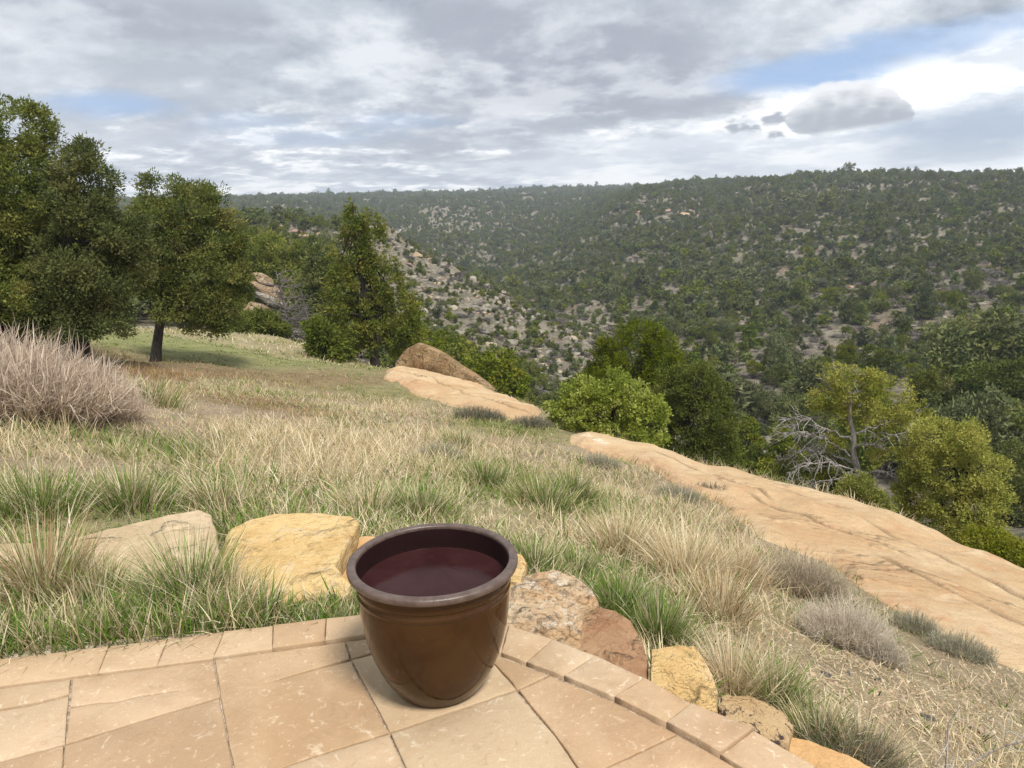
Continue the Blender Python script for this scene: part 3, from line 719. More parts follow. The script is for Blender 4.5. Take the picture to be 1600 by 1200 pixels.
def flag(px_poly, z, thick=0.045, gap=-0.0008, raise_=0.0, tint=(1, 1, 1), world=False, rough=0.0012, tilt=0.0):
    P = np.array([at_z(px, py, z)[:2] if not world else (px, py) for px, py in px_poly])
    if (np.cross(np.roll(P, -1, 0) - P, np.roll(P, -2, 0) - np.roll(P, -1, 0))).sum() < 0: P = P[::-1]
    # finer outline, worn edges
    segs = []
    for i in range(len(P)):
        a, c = P[i], P[(i + 1) % len(P)]; L = np.linalg.norm(c - a); k = max(1, int(L / 0.035))
        t = np.arange(k)[:, None] / k; nrm = np.array([-(c - a)[1], (c - a)[0]]) / (L + 1e-9)
        q = a + (c - a) * t
        if k > 1: q[1:] += nrm * (np.abs(rng.normal(0, rough, (k - 1, 1))) + 0.0)
        segs.append(q)
    Q = np.concatenate(segs)
    d1 = np.roll(Q, -1, 0) - Q; d0 = Q - np.roll(Q, 1, 0)
    nn = np.stack([-d1[:, 1], d1[:, 0]], -1) / (np.linalg.norm(d1, axis=1)[:, None] + 1e-9) + np.stack([-d0[:, 1], d0[:, 0]], -1) / (np.linalg.norm(d0, axis=1)[:, None] + 1e-9)
    nn /= np.linalg.norm(nn, axis=1)[:, None] + 1e-9
    n = len(Q); zt = z + raise_; lean = tilt * (Q[:, 1] - Q[:, 1].mean())
    e = np.abs(rng.normal(0.0035, 0.0012, (n, 1)))
    R = [np.c_[Q + nn * gap, np.full(n, zt - thick)], np.c_[Q + nn * gap, zt + lean - 0.004], np.c_[Q + nn * (gap + 0.0012), zt + lean - 0.0012], np.c_[Q + nn * (gap + 0.0015 + e), zt + lean]]
    V = np.concatenate(R); i = np.arange(n); j = (i + 1) % n
    quads = np.concatenate([np.stack([i + k * n, j + k * n, j + (k + 1) * n, i + (k + 1) * n], -1) for k in range(3)])
    me = mesh('flagstone', V, [quads, (np.arange(n) + 3 * n)[None]], np.array(tint)[None])
    return link('flagstone', me, M_TILE, patio)


# coping round the rim, stones standing a little proud of the field
lo = [(-900, 1139), (-480, 1088), (-120, 1044), (170, 1010), (262, 999), (350, 988), (427, 979.5), (510, 969.5), (718, 947)]
li_ = [(-900, 1195), (-500, 1146), (-155, 1094), (153, 1053), (245, 1041.5), (333, 1029.5), (426, 1016), (508, 1004.5), (680, 979)]
for k in range(len(lo) - 1):
    flag([lo[k], lo[k + 1], li_[k + 1], li_[k]], 0, raise_=0.003 + 0.008 * min(1, max(0, k - 4) / 2), tint=[(1, 1, 1), (1.03, 1.02, 1.0), (1.0, .98, .95), (1.06, 1.04, 1.02)][k % 4], gap=0.0008)
ro = [(718, 947), (795, 978.5), (864, 1001), (930, 1027), (1007, 1063), (1080, 1104), (1177, 1143), (1275, 1200), (1400, 1280)]
ri = [(680, 979), (783, 1022), (822, 1037), (881, 1059), (960, 1093), (1041, 1134), (1125, 1181), (1212, 1233), (1330, 1310)]
rise = [0.007, 0.007, 0.008, 0.010, 0.013, 0.016, 0.006, 0.006]
for k in range(len(ro) - 1):
    flag([ro[k], ro[k + 1], ri[k + 1], ri[k]], 0, raise_=rise[k], tint=[(1.06, 1.05, 1.04), (1.06, 1.06, 1.05), (1.05, 1.05, 1.06), (1.04, 1.04, 1.05), (1.04, 1.0, .96), (1.05, 1.03, 1.04)][k % 6], gap=0.0009)
# field flagstones; cracks run in as narrow notches
F_ = [
    ([(-420, 1136), (-82, 1087), (-85, 1122), (-400, 1178)], (1, 1, 1)),
    ([(-80, 1086), (110, 1061), (107, 1084), (60, 1096), (0, 1107), (-82, 1120)], (.98, .99, .99)),
    ([(-84, 1124), (0, 1111), (60, 1100), (107, 1088), (101, 1162), (0, 1189), (-90, 1212)], (1.02, 1.02, 1.03)),
    ([(113, 1060.5), (333, 1031.5), (343, 1089), (255, 1114.5), (102.5, 1162), (109, 1107), (150, 1099.5), (182, 1098), (216, 1089), (292, 1076.5), (216, 1087), (182, 1096), (150, 1097.5), (110, 1104)], (1, .98, .97)),
    ([(101, 1165), (255, 1117), (343, 1091.5), (367, 1215), (97, 1215)], (.97, .97, .98)),
    ([(-90, 1214), (0, 1191.5), (99, 1165.5), (96, 1215), (-100, 1260)], (1.0, 1.0, 1.0)),
    ([(336, 1031), (538, 1003), (546, 1029), (500, 1041.5), (410, 1069), (500, 1044.5), (548, 1033), (607, 1144), (500, 1178), (440, 1199), (372, 1215), (368, 1215), (345, 1089.5)], (.99, .96, .92)),
    ([(541, 1002.5), (668, 985), (690, 992), (549, 1028.5)], (1.04, 1.04, 1.03)),
    ([(550, 1031), (693, 994), (748, 1014), (775, 1041), (806, 1077), (610, 1143.5)], (1.0, 1.0, .97)),
    ([(750, 1013.5), (782, 1026), (857, 1055), (809, 1077), (777, 1040)], (1.04, 1.03, 1.0)),
    ([(860, 1056), (960, 1098), (1041, 1139), (1057, 1147), (943, 1200), (915, 1215), (870, 1150), (811, 1078.5)], (1.02, .97, .93)),
    ([(611, 1146), (806, 1079.5), (868, 1151), (912, 1215), (642, 1215)], (.97, .98, .97)),
    ([(946, 1201), (1058, 1149), (1130, 1188), (1176, 1215), (918, 1215)], (1.02, .93, .86)),
    ([(441, 1200), (500, 1180), (608, 1147), (639, 1215), (376, 1215)], (.98, .95, .93)),
]
for poly, t in F_: flag(poly, 0, tint=t)
cols = [-1300, -700, -100, 97, 368, 640, 915, 1195]
for a, c in zip(cols[:-1], cols[1:]):
    A_, B_ = at_z(a, 1216 if a > -110 else 1262, 0), at_z(c, 1216 if c > -90 else 1262, 0)
    for k in range(4):
        y0 = 0 if k == 0 else -0.75 * k; sh = 0.0
        pa = (A_[0], A_[1] + y0) if k == 0 else (A_[0], 1.55 - 0.8 * k + 0.2); pb = (B_[0], B_[1]) if k == 0 else (B_[0], 1.55 - 0.8 * k + 0.2)
        pc = (B_[0], 1.55 - 0.8 * (k + 1) + 0.2); pd = (A_[0], 1.55 - 0.8 * (k + 1) + 0.2)
        flag([pa, pb, pc, pd], 0, world=True, tint=(1 - 0.03 * (k % 2), 1 - 0.02 * k % 0.05, 1))
x1 = at_z(1195, 1216, 0)
flag([(x1[0] + 0.005, x1[1] - 0.005), (1.35, 1.2), (1.75, 0.55), (x1[0] + 0.005, 0.55)], 0, world=True)
flag([(x1[0] + 0.005, 0.54), (1.75, 0.54), (2.3, -0.4), (x1[0] + 0.005, -0.4)], 0, world=True)

# ---------------------------------------------------------------- glazed planter
PB = at_z(686, 1065, 0)
def lathe(prof, k=128):
    prof = np.asarray(prof, float); th = np.linspace(0, 2 * np.pi, k, endpoint=False)
    V = np.stack([prof[:, None, 0] * np.cos(th), prof[:, None, 0] * np.sin(th), prof[:, None, 1] + 0 * th], -1).reshape(-1, 3)
    i = np.arange(len(prof) - 1)[:, None] * k; j = np.arange(k)[None]
    return V, np.stack([i + j, i + (j + 1) % k, i + k + (j + 1) % k, i + k + j], -1).reshape(-1, 4)


def dense(prof, n=6):
    prof = np.asarray(prof, float); out = []
    for i in range(len(prof) - 1):
        p0, p1, p2, p3 = prof[max(i - 1, 0)], prof[i], prof[i + 1], prof[min(i + 2, len(prof) - 1)]
        for t in np.arange(n) / n:
            out.append(0.5 * ((2 * p1) + (-p0 + p2) * t + (2 * p0 - 5 * p1 + 4 * p2 - p3) * t * t + (-p0 + 3 * p1 - 3 * p2 + p3) * t ** 3))
    return np.array(out + [prof[-1]])


def ring_obj(name, prof, mat, parent, n=6):
    V_, Q_ = lathe(dense(prof, n) if n > 1 else prof)
    V_ = V_ * (1 + 0.0035 * np.sin(np.arctan2(V_[:, 1], V_[:, 0]) * 3 + 1.0 + V_[:, 2] * 4))[:, None] * np.array([1, 1, 0]) + V_ * np.array([0, 0, 1])
    return link(name, mesh(name, V_, [Q_], None, None, True), mat, parent)


m, bb, out = new_mat('brown_glaze'); co = obj_co(bb)
n1 = bb.noise(co, 5, 5, 0.6, 0.4); n2 = bb.noise(co, 60, 4, 0.7); n3 = bb.noise(co, 24, 6, 0.7)
c = bb.mix(bb.ss(n1, 0.3, 0.7), c4((0.036, 0.015, 0.0045)), c4((0.056, 0.025, 0.0075)))
c = bb.mix(bb.m('MULTIPLY', bb.ss(n3, 0.62, 0.72), 0.35), c, c4((0.17, 0.10, 0.055)))
principled(bb, out, c, bb.m('ADD', 0.05, bb.m('MULTIPLY', n3, 0.06)), bump(bb, bb.m('ADD', n1, bb.m('MULTIPLY', n2, 0.04)), 0.0025), spec=0.2)
M_GLAZE = m
m, bb, out = new_mat('rim_glaze'); co = obj_co(bb); n1 = bb.noise(co, 30, 5, 0.7)
principled(bb, out, bb.mix(bb.ss(n1, 0.35, 0.65), c4((0.075, 0.048, 0.036)), c4((0.115, 0.080, 0.064))), bb.m('ADD', 0.28, bb.m('MULTIPLY', n1, 0.2)), bump(bb, n1, 0.002), spec=0.5)
M_RIM = m
m, bb, out = new_mat('maroon_lining'); co = obj_co(bb); n1 = bb.noise(co, 12, 5, 0.7)
principled(bb, out, bb.mix(n1, c4((0.012, 0.005, 0.005)), c4((0.026, 0.010, 0.010))), 0.35, spec=0.4); M_LINE = m
m, bb, out = new_mat('dark_water'); co = obj_co(bb)
n1 = bb.noise(co, 5, 5, 0.6, 0.5); n2 = bb.noise(co, 38, 4, 0.7, 0.3)
c = bb.mix(bb.ss(n1, 0.35, 0.65), c4((0.026, 0.0085, 0.009)), c4((0.038, 0.014, 0.014)))
c = bb.mix(bb.m('MULTIPLY', bb.ss(n2, 0.60, 0.68), 0.3), c, c4((0.016, 0.006, 0.007)))
principled(bb, out, c, 0.12, bump(bb, n1, 0.002), spec=0.06); M_WATER = m
pot = link('planter', None, [], loc=PB, label='large round brown glazed planter full of dark water on the patio corner', cat='planter')
ring_obj('bowl', [(0.0, 0.002), (0.128, 0.002), (0.146, 0.007), (0.160, 0.026), (0.190, 0.078), (0.216, 0.145), (0.2335, 0.215), (0.2435, 0.285), (0.2475, 0.338), (0.2485, 0.362), (0.2515, 0.368), (0.2525, 0.376), (0.2500, 0.384), (0.2500, 0.392), (0.2545, 0.400), (0.2565, 0.410), (0.2555, 0.420), (0.2575, 0.430), (0.262, 0.436)], M_GLAZE, pot)
ring_obj('rim', [(0.258, 0.433), (0.269, 0.435), (0.2752, 0.4405), (0.277, 0.448), (0.2758, 0.4555), (0.271, 0.4595), (0.262, 0.4612), (0.2525, 0.4605), (0.2475, 0.456), (0.2462, 0.446)], M_RIM, pot)
ring_obj('lining', [(0.2462, 0.448), (0.2455, 0.42), (0.2435, 0.36), (0.233, 0.29), (0.2, 0.2), (0.15, 0.1), (0.0, 0.08)], M_LINE, pot)
ring_obj('water', [(0.2438, 0.3785), (0.2415, 0.3780), (0.2, 0.3778), (0.1, 0.3778), (0.0, 0.3778)], M_WATER, pot, 2)

# ---------------------------------------------------------------- landscape stones round the patio
M_ST = {
    'yellow': stone_mat('yellow_sandstone', (0.52, 0.345, 0.145), (0.60, 0.43, 0.20), (0.42, 0.255, 0.10), 1.6, white=0.25, layer=0.5, bumpd=0.016),
    'tan': stone_mat('tan_sandstone', (0.44, 0.33, 0.20), (0.54, 0.42, 0.27), (0.35, 0.245, 0.145), 1.6, layer=0.3, bumpd=0.016),
    'pale': stone_mat('pale_lichened_sandstone', (0.46, 0.29, 0.15), (0.55, 0.42, 0.27), (0.42, 0.24, 0.13), 2.2, lichen=0.55, lichen_col=(0.12, 0.095, 0.08), white=0.75, layer=0.4, bumpd=0.02),
    'red': stone_mat('red_sandstone', (0.30, 0.155, 0.08), (0.40, 0.25, 0.14), (0.20, 0.10, 0.06), 2.6, lichen=0.25, lichen_col=(0.11, 0.08, 0.065), bumpd=0.016),
    'lichen': stone_mat('lichen_spotted_sandstone', (0.40, 0.265, 0.13), (0.47, 0.34, 0.19), (0.34, 0.215, 0.11), 2.2, lichen=0.95, lichen_col=(0.042, 0.030, 0.030), bumpd=0.014),
    'orange': stone_mat('orange_sandstone', (0.50, 0.29, 0.12), (0.54, 0.34, 0.16), (0.42, 0.235, 0.10), 1.2, bumpd=0.014),
}


def slab(px_poly, z, thick, mat, label, dome=0.02, tilt=(0, 0), seed=0, rough=0.014, chips=0.01, group=None, name='sandstone_boulder', world=None):
    P = np.array([at_z(px, py, z)[:2] for px, py in px_poly]) if world is None else np.array(world, float)
    if (np.cross(np.roll(P, -1, 0) - P, np.roll(P, -2, 0) - np.roll(P, -1, 0))).sum() < 0: P = P[::-1]
    n = 160; C = resample(np.concatenate([P, P[:1]]), n + 1)[:-1]; s = np.arange(n) / n * 6.283
    cen = C.mean(0); size = np.linalg.norm(C - cen, axis=1).mean()
    jit = rough * 2 * fbm(np.cos(s) * 3 + 9, np.sin(s) * 3 + 9, 4, seed)
    D = (C - cen); C = C + D / np.linalg.norm(D, axis=1)[:, None] * jit[:, None]; D = C - cen
    rings = []; ks = np.concatenate([np.linspace(0.02, 0.955, 46), [0.975, 0.988, 1.0]])
    for k in ks:
        q = cen + D * k
        hz = z + 0.5 * dome * (1 - k ** 2) + tilt[0] * (q[:, 0] - cen[0]) + tilt[1] * (q[:, 1] - cen[1])
        f = fbm(q[:, 0] / size * 1.6, q[:, 1] / size * 1.6, 5, seed + 1); f2_ = fbm(q[:, 0] / size * 5 + 3, q[:, 1] / size * 5, 4, seed + 4); lay = np.floor(f * 9 + f2_ * 1.5) / 9 * 0.75 + f * 0.25 + 0.12 * f2_
        hz = hz + chips * 2.6 * lay - (0.002 if k > 0.98 else 0) - (0.004 if k > 0.995 else 0)
        rings.append(np.c_[q, hz])
    top = rings[-1]
    for v, kk in ((0.03, 1.006), (0.12, 1.010), (0.3, 1.0), (0.45, 1.015), (0.6, 0.99), (0.8, 0.98), (1.0, 0.95)):
        w = kk + 0.02 * fbm(np.cos(s) * 4 + v * 7, np.sin(s) * 4, 3, seed + 2); q = cen + D * w[:, None]
        rings.append(np.c_[q, top[:, 2] - thick * v])
    R = np.array(rings); V_ = np.concatenate([[[*cen, R[0, :, 2].mean()]], R.reshape(-1, 3)])
    i = np.arange(n); j = (i + 1) % n
    tri = np.stack([0 * i, 1 + i, 1 + j], -1)
    qd = np.concatenate([np.stack([1 + k * n + i, 1 + (k + 1) * n + i, 1 + (k + 1) * n + j, 1 + k * n + j], -1) for k in range(len(R) - 1)])
    STONE_POLY.append(C); org = np.array([*cen, z - thick])
    return link(name, mesh(name, V_ - org, [tri, qd], None, None, 'auto'), M_ST[mat] if isinstance(mat, str) else mat, loc=org, label=label, cat='rock', group=group)


STONE_POLY = []
G = 'landscape stones edging the patio'
slab([(112, 842), (190, 823), (262, 807), (312, 799), (330, 806), (340, 845), (350, 890), (300, 908), (200, 908), (140, 890)], -0.075, 0.24, 'tan', 'flat pale tan sandstone slab behind the tall green grass clump', 0.004, (0.0, 0.02), 3, 0.01, 0.007, group=G)
slab([(-110, 868), (0, 850), (50, 848), (66, 862), (66, 890), (30, 915), (-110, 925)], -0.06, 0.28, 'tan', 'tan stone slab at the far left behind the reddish dry grass clump', 0.01, (0, 0.02), 4, group=G)
slab([(362, 824), (390, 812), (430, 804), (500, 802), (548, 806), (560, 813), (556, 830), (540, 855), (524, 884), (536, 897), (548, 912), (540, 925), (500, 932), (440, 942), (385, 940), (350, 915), (346, 870), (352, 840)], -0.03, 0.14, 'yellow', 'flat yellow sandstone slab left of the brown planter', 0.006, (0, 0.01), 7, 0.006, 0.008, group=G)
slab([(534, 848), (570, 838), (620, 840), (640, 880), (600, 930), (545, 930), (520, 905), (520, 880)], -0.14, 0.2, 'orange', 'small orange stone between the yellow slab and the planter', 0.01, (0, 0), 8, group=G)
slab([(760, 868), (795, 862), (815, 868), (823, 880), (817, 900), (805, 925), (780, 940), (750, 930)], 0.02, 0.4, 'yellow', 'narrow yellow stone peeking out behind the right of the planter', 0.02, (0, 0.05), 9, group=G)
slab([(765, 925), (800, 909), (835, 902), (865, 899), (900, 905), (924, 918), (934, 938), (930, 950), (914, 956), (909, 975), (911, 1008), (880, 1010), (838, 995), (795, 981), (765, 972)], -0.005, 0.36, 'pale', 'pale lichened boulder with a dark broken corner right of the planter', 0.035, (-0.02, 0.08), 12, 0.016, 0.02, group=G)
slab([(900, 990), (908, 962), (935, 950), (962, 958), (985, 972), (1002, 996), (1012, 1025), (1014, 1058), (985, 1055), (945, 1038), (905, 1022)], -0.045, 0.34, 'red', 'rounded reddish brown boulder between the pale and the yellow boulder', 0.03, (0.0, 0.05), 15, 0.01, 0.008, group=G)
slab([(1016, 1015), (1050, 1009), (1085, 1010), (1100, 1026), (1113, 1050), (1124, 1075), (1122, 1108), (1085, 1104), (1050, 1090), (1018, 1072)], -0.03, 0.40, 'yellow', 'yellow boulder with a chipped top beside the coping stones', 0.02, (-0.05, 0.05), 18, 0.01, 0.012, group=G)
slab([(1122, 1112), (1128, 1092), (1165, 1087), (1200, 1098), (1228, 1114), (1237, 1130), (1233, 1160), (1205, 1166), (1160, 1146)], -0.055, 0.36, 'lichen', 'boulder with dark lichen blotches below the yellow boulder', 0.02, (-0.04, 0.06), 22, 0.012, 0.012, group=G)
slab([(1222, 1168), (1236, 1152), (1275, 1160), (1325, 1180), (1380, 1207), (1420, 1250), (1400, 1275), (1310, 1225)], -0.11, 0.34, 'orange', 'smooth orange stone at the lower end of the patio edge', 0.01, (-0.03, 0.02), 25, 0.01, 0.006, group=G)
# ---------------------------------------------------------------- grass
BL = np.array([0, 0.38, 0.72, 1.0])


def blades(pos, az, tilt, length, curv, width, c0, c1):
    """thin tapering grass blades: returns V, quads, tris, colours"""
    n = len(pos); th = tilt[:, None] + curv[:, None] * BL[None]
    seg = np.diff(BL)[None] * length[:, None]; tm = (th[:, 1:] + th[:, :-1]) / 2
    h = np.concatenate([np.zeros((n, 1)), np.cumsum(seg * np.sin(tm), 1)], 1); v = np.concatenate([np.zeros((n, 1)), np.cumsum(seg * np.cos(tm), 1)], 1)
    dx, dy = np.cos(az), np.sin(az)
    C = np.stack([pos[:, 0:1] + h * dx[:, None], pos[:, 1:2] + h * dy[:, None], pos[:, 2:3] + v], -1)
    sa = rng.uniform(0, 6.283, n); sx, sy = np.cos(sa), np.sin(sa)
    S = np.stack([sx, sy, 0 * sx], -1)
    wd = width[:, None] * np.array([1.0, 0.9, 0.6])[None] * 0.5
    L = C[:, :3] - wd[..., None] * S[:, None]; R = C[:, :3] + wd[..., None] * S[:, None]
    V = np.concatenate([np.stack([L, R], 2).reshape(n, 6, 3), C[:, 3:4]], 1)
    b0 = np.arange(n)[:, None] * 7
    q = np.concatenate([b0 + np.array([0, 1, 3, 2]), b0 + np.array([2, 3, 5, 4])]); t = b0 + np.array([4, 5, 6])
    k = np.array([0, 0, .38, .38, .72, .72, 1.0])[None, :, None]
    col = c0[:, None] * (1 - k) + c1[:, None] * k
    return V.reshape(-1, 3), q, t, col.reshape(-1, 3)


GREEN = np.array([(0.090, 0.190, 0.018), (0.125, 0.230, 0.026), (0.170, 0.250, 0.045), (0.105, 0.150, 0.040)])
STRAW = np.array([(0.83, 0.71, 0.46), (0.75, 0.62, 0.38), (0.90, 0.80, 0.57), (0.64, 0.50, 0.30), (0.50, 0.385, 0.22)])
PINK = np.array([(0.68, 0.54, 0.34), (0.57, 0.44, 0.27), (0.76, 0.64, 0.43)])
RUST = np.array([(0.42, 0.27, 0.13), (0.34, 0.21, 0.105), (0.48, 0.35, 0.18)])
OLIVE = np.array([(0.36, 0.35, 0.13), (0.28, 0.30, 0.105), (0.46, 0.41, 0.19)])


def pick(pal, n): return pal[rng.integers(0, len(pal), n)] * rng.uniform(0.82, 1.18, (n, 1))


def blade_cols(n, gshare, tone):
    u = rng.random(n); c0 = np.empty((n, 3)); c1 = np.empty((n, 3))
    dry = np.empty((n, 3)); tn = tone.cumsum(1); ut = rng.random(n)[:, None]; ti = (ut > tn / tn[:, -1:]).sum(1)
    for k, pal in enumerate((STRAW, PINK, RUST, OLIVE)):
        w = ti == k; dry[w] = pick(pal, w.sum())
    g = u < gshare; gr = pick(GREEN, n)
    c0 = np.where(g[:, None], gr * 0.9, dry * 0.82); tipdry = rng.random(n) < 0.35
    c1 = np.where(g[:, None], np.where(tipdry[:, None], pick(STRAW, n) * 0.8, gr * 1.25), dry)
    return c0, c1, g


def in_poly(p, poly):
    ins = np.zeros(len(p), bool)
    for i in range(len(poly)):
        a, c = poly[i], poly[(i + 1) % len(poly)]
        cnd = (a[1] > p[:, 1]) != (c[1] > p[:, 1])
        ins ^= cnd & (p[:, 0] < (c[0] - a[0]) * (p[:, 1] - a[1]) / (c[1] - a[1] + 1e-12) + a[0])
    return ins


PATIO_POLY = np.array([at_z(px, py, 0)[:2] for px, py in ([(-900, 1139)] + lo[2:] + ro[1:])] + [(2.6, -2.5), (-8, -2.5)])
LEDGES = [np.concatenate([in1[:, :2], EDGE[8:15][::-1]]), np.concatenate([in2[:, :2], EDGE[15:29][::-1]])]


def free(p, margin=0.0):
    ok = ~in_poly(p, PATIO_POLY)
    for s_ in STONE_POLY: ok &= ~in_poly(p, s_)
    return ok


def on_ledge(p):
    a = np.zeros(len(p), bool)
    for l_ in LEDGES: a |= in_poly(p, l_)
    return a


def meadow(name, r0, r1, n, az0, az1, width, label, tuft=0.09):
    """tufts scattered over one belt of the meadow"""
    nt = n // 18
    a = rng.uniform(az0, az1, nt); r = np.sqrt(rng.uniform(r0 * r0, r1 * r1, nt)); P = np.stack([r * np.sin(a), r * np.cos(a)], -1)
    q, t = cover(P[:, 0], P[:, 1])
    clump = fbm(P[:, 0] * 2.2, P[:, 1] * 2.2, 3, 8)
    big = fbm(P[:, 0] * 0.8, P[:, 1] * 0.8, 3, 28)
    ok = (rng.random(nt) < q[:, 0] * np.clip(0.85 + 2.2 * clump + 0.8 * big, 0.12, 1.4)) & free(P) & (sdist(P[:, 0], P[:, 1]) < 0.5)
    ld = on_ledge(P); ok &= ~ld
    P, q, t, clump, big = P[ok], q[ok], t[ok], clump[ok], big[ok]; m_ = len(P)
    k = 18; i = np.repeat(np.arange(m_), k); N = len(i)
    ts = rng.uniform(0.5, 1.6, m_)
    gs = np.clip(q[:, 1] * 1.05 - 0.06 + big * 1.1 * (q[:, 1] > 0.04) + rng.normal(0, 0.18, m_), 0, 1) * (q[:, 1] > 0.02)
    pos = P[i] + rng.normal(0, tuft, (N, 2)) * ts[i][:, None]
    okb = free(pos); i, pos = i[okb], pos[okb]; N = len(i)
    rad = pos - P[i]; z = gz(pos[:, 0], pos[:, 1]) - 0.01
    tone = t[i] + 1e-3; sh = np.clip(big[i] * 2.0, -0.5, 0.5); tone[:, 1] += np.clip(sh, 0, 1) * 0.5; tone[:, 3] += np.clip(-sh, 0, 1) * 0.12
    c0, c1, g = blade_cols(N, gs[i], tone)
    hh = q[i, 1 - 1] * 0 + q[i, 1] * 0 + (cover_h[ok] if False else 0)
    H = Hq(P)[i] * 0.70 * rng.uniform(0.35, 1.25, N) * np.clip(1 + 1.3 * clump[i], 0.5, 1.6) * np.repeat(rng.uniform(0.6, 1.2, m_), k)[okb]
    H = np.where(g, H * 0.82, H); tall = (rng.random(N) < 0.06) & ~g; H = np.where(tall, H * 1.45, H)
    az = np.where(rng.random(N) < 0.65, np.arctan2(rad[:, 1], rad[:, 0]), rng.uniform(0, 6.283, N)) + rng.normal(0, 0.5, N)
    lie = rng.random(N) < np.where(g, 0.07, 0.30)
    tilt = np.abs(rng.normal(0.10, 0.20, N)) + 2.6 * np.minimum(np.linalg.norm(rad, axis=1), 0.22) + np.where(lie, 0.7, 0); curv = np.abs(rng.normal(0.30, 0.45, N)) + np.where(lie, 0.5, 0)
    w = width * rng.uniform(0.6, 1.4, N) * np.where(g, 1.35, 0.9) * np.where(tall, 0.7, 1)
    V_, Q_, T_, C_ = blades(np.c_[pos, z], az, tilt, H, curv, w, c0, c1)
    return link(name, mesh(name, V_, [Q_, T_], C_), M_GRASS, kind='stuff', label=label)


CH = np.array([q[3] for q in COVER])


def Hq(P):
    o = np.empty(len(P))
    for s in range(0, len(P), 20000):
        d2 = ((P[s:s + 20000, None] - CP[None]) ** 2).sum(2); sc = 0.02 + 0.004 * (P[s:s + 20000] ** 2).sum(1)[:, None]
        w = 1 / (d2 / sc + 0.05) ** 2; o[s:s + 20000] = (w * CH).sum(1) / w.sum(1)
    return o


# COVER holds (density, height, green): reorder the map so that q = (density, green, tone weight)
CH = CQ[:, 1].copy(); CQ = np.stack([CQ[:, 0], CQ[:, 2], CQ[:, 2]], -1)
meadow('meadow_grass', 2.3, 4.6, 46000, -0.95, 0.75, 0.0056, 'mixed green and straw coloured grass close behind the patio')
meadow('meadow_grass', 4.6, 9.0, 84000, -0.78, 0.72, 0.0062, 'dry straw coloured bunch grass of the middle meadow', 0.10)
meadow('meadow_grass', 9.0, 17.0, 120000, -0.72, 0.5, 0.0085, 'short tan and olive grass of the upper meadow', 0.13)
meadow('meadow_grass', 17.0, 33.0, 60000, -0.72, 0.1, 0.018, 'short green and tan grass under the pinyon pines', 0.2)


def fringe():
    P0 = np.array([at_z(px, py, 0)[:2] for px, py in [(-300, 1066)] + lo[2:]]); Q_ = resample(P0, 400); n = 6500
    i = rng.integers(0, 399, n); t = rng.random((n, 1)); p = Q_[i] * (1 - t) + Q_[i + 1] * t; dv = Q_[i + 1] - Q_[i]; nv = np.stack([-dv[:, 1], dv[:, 0]], -1) / np.linalg.norm(dv, axis=1)[:, None]
    p = p + nv * (0.012 + np.abs(rng.normal(0, 0.16, (n, 1)))); ok = free(p); p = p[ok]; n = len(p)
    cl = fbm(p[:, 0] * 4, p[:, 1] * 4, 3, 33); gs = np.clip(0.46 + cl * 2.4, 0.05, 1)
    c0, c1, g = blade_cols(n, gs, np.tile([1, .2, 0, 0], (n, 1)) + 1e-4); lie = rng.random(n) < np.where(g, 0.10, 0.55)
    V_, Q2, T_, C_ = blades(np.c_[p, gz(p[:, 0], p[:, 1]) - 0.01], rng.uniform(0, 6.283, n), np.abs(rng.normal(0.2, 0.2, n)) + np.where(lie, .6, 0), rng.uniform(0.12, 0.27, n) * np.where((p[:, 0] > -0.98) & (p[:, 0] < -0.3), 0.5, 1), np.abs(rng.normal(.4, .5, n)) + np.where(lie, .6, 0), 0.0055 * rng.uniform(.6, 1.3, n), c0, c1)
    link('edge_grass', mesh('edge_grass', V_, [Q2, T_], C_), M_GRASS, kind='stuff', label='fresh green and bent dry grass growing along the coping')


fringe()


def litter():
    n = 1800; cx = np.array([hit(*q)[:2] for q in ((1300, 1050), (1400, 1090), (1480, 1120), (1250, 1010), (1560, 1070), (1450, 1180), (1200, 1010), (1580, 1170), (1340, 1120))])
    p = cx[rng.integers(0, len(cx), n)] + rng.normal(0, 0.35, (n, 2)); p = p[free(p) & ~on_ledge(p)]; n = len(p); c = pick(np.concatenate([STRAW, PINK]), n)
    V_, Q2, T_, C_ = blades(np.c_[p, gz(p[:, 0], p[:, 1]) + 0.004], rng.uniform(0, 6.283, n), rng.uniform(1.2, 1.62, n), rng.uniform(0.03, 0.13, n), rng.normal(0, .15, n), 0.004 * rng.uniform(.5, 1.3, n), c * .85, c)
    link('straw_litter', mesh('straw_litter', V_, [Q2, T_], C_), M_GRASS, kind='stuff', label='broken dry straw lying on the gravel bank')


litter()


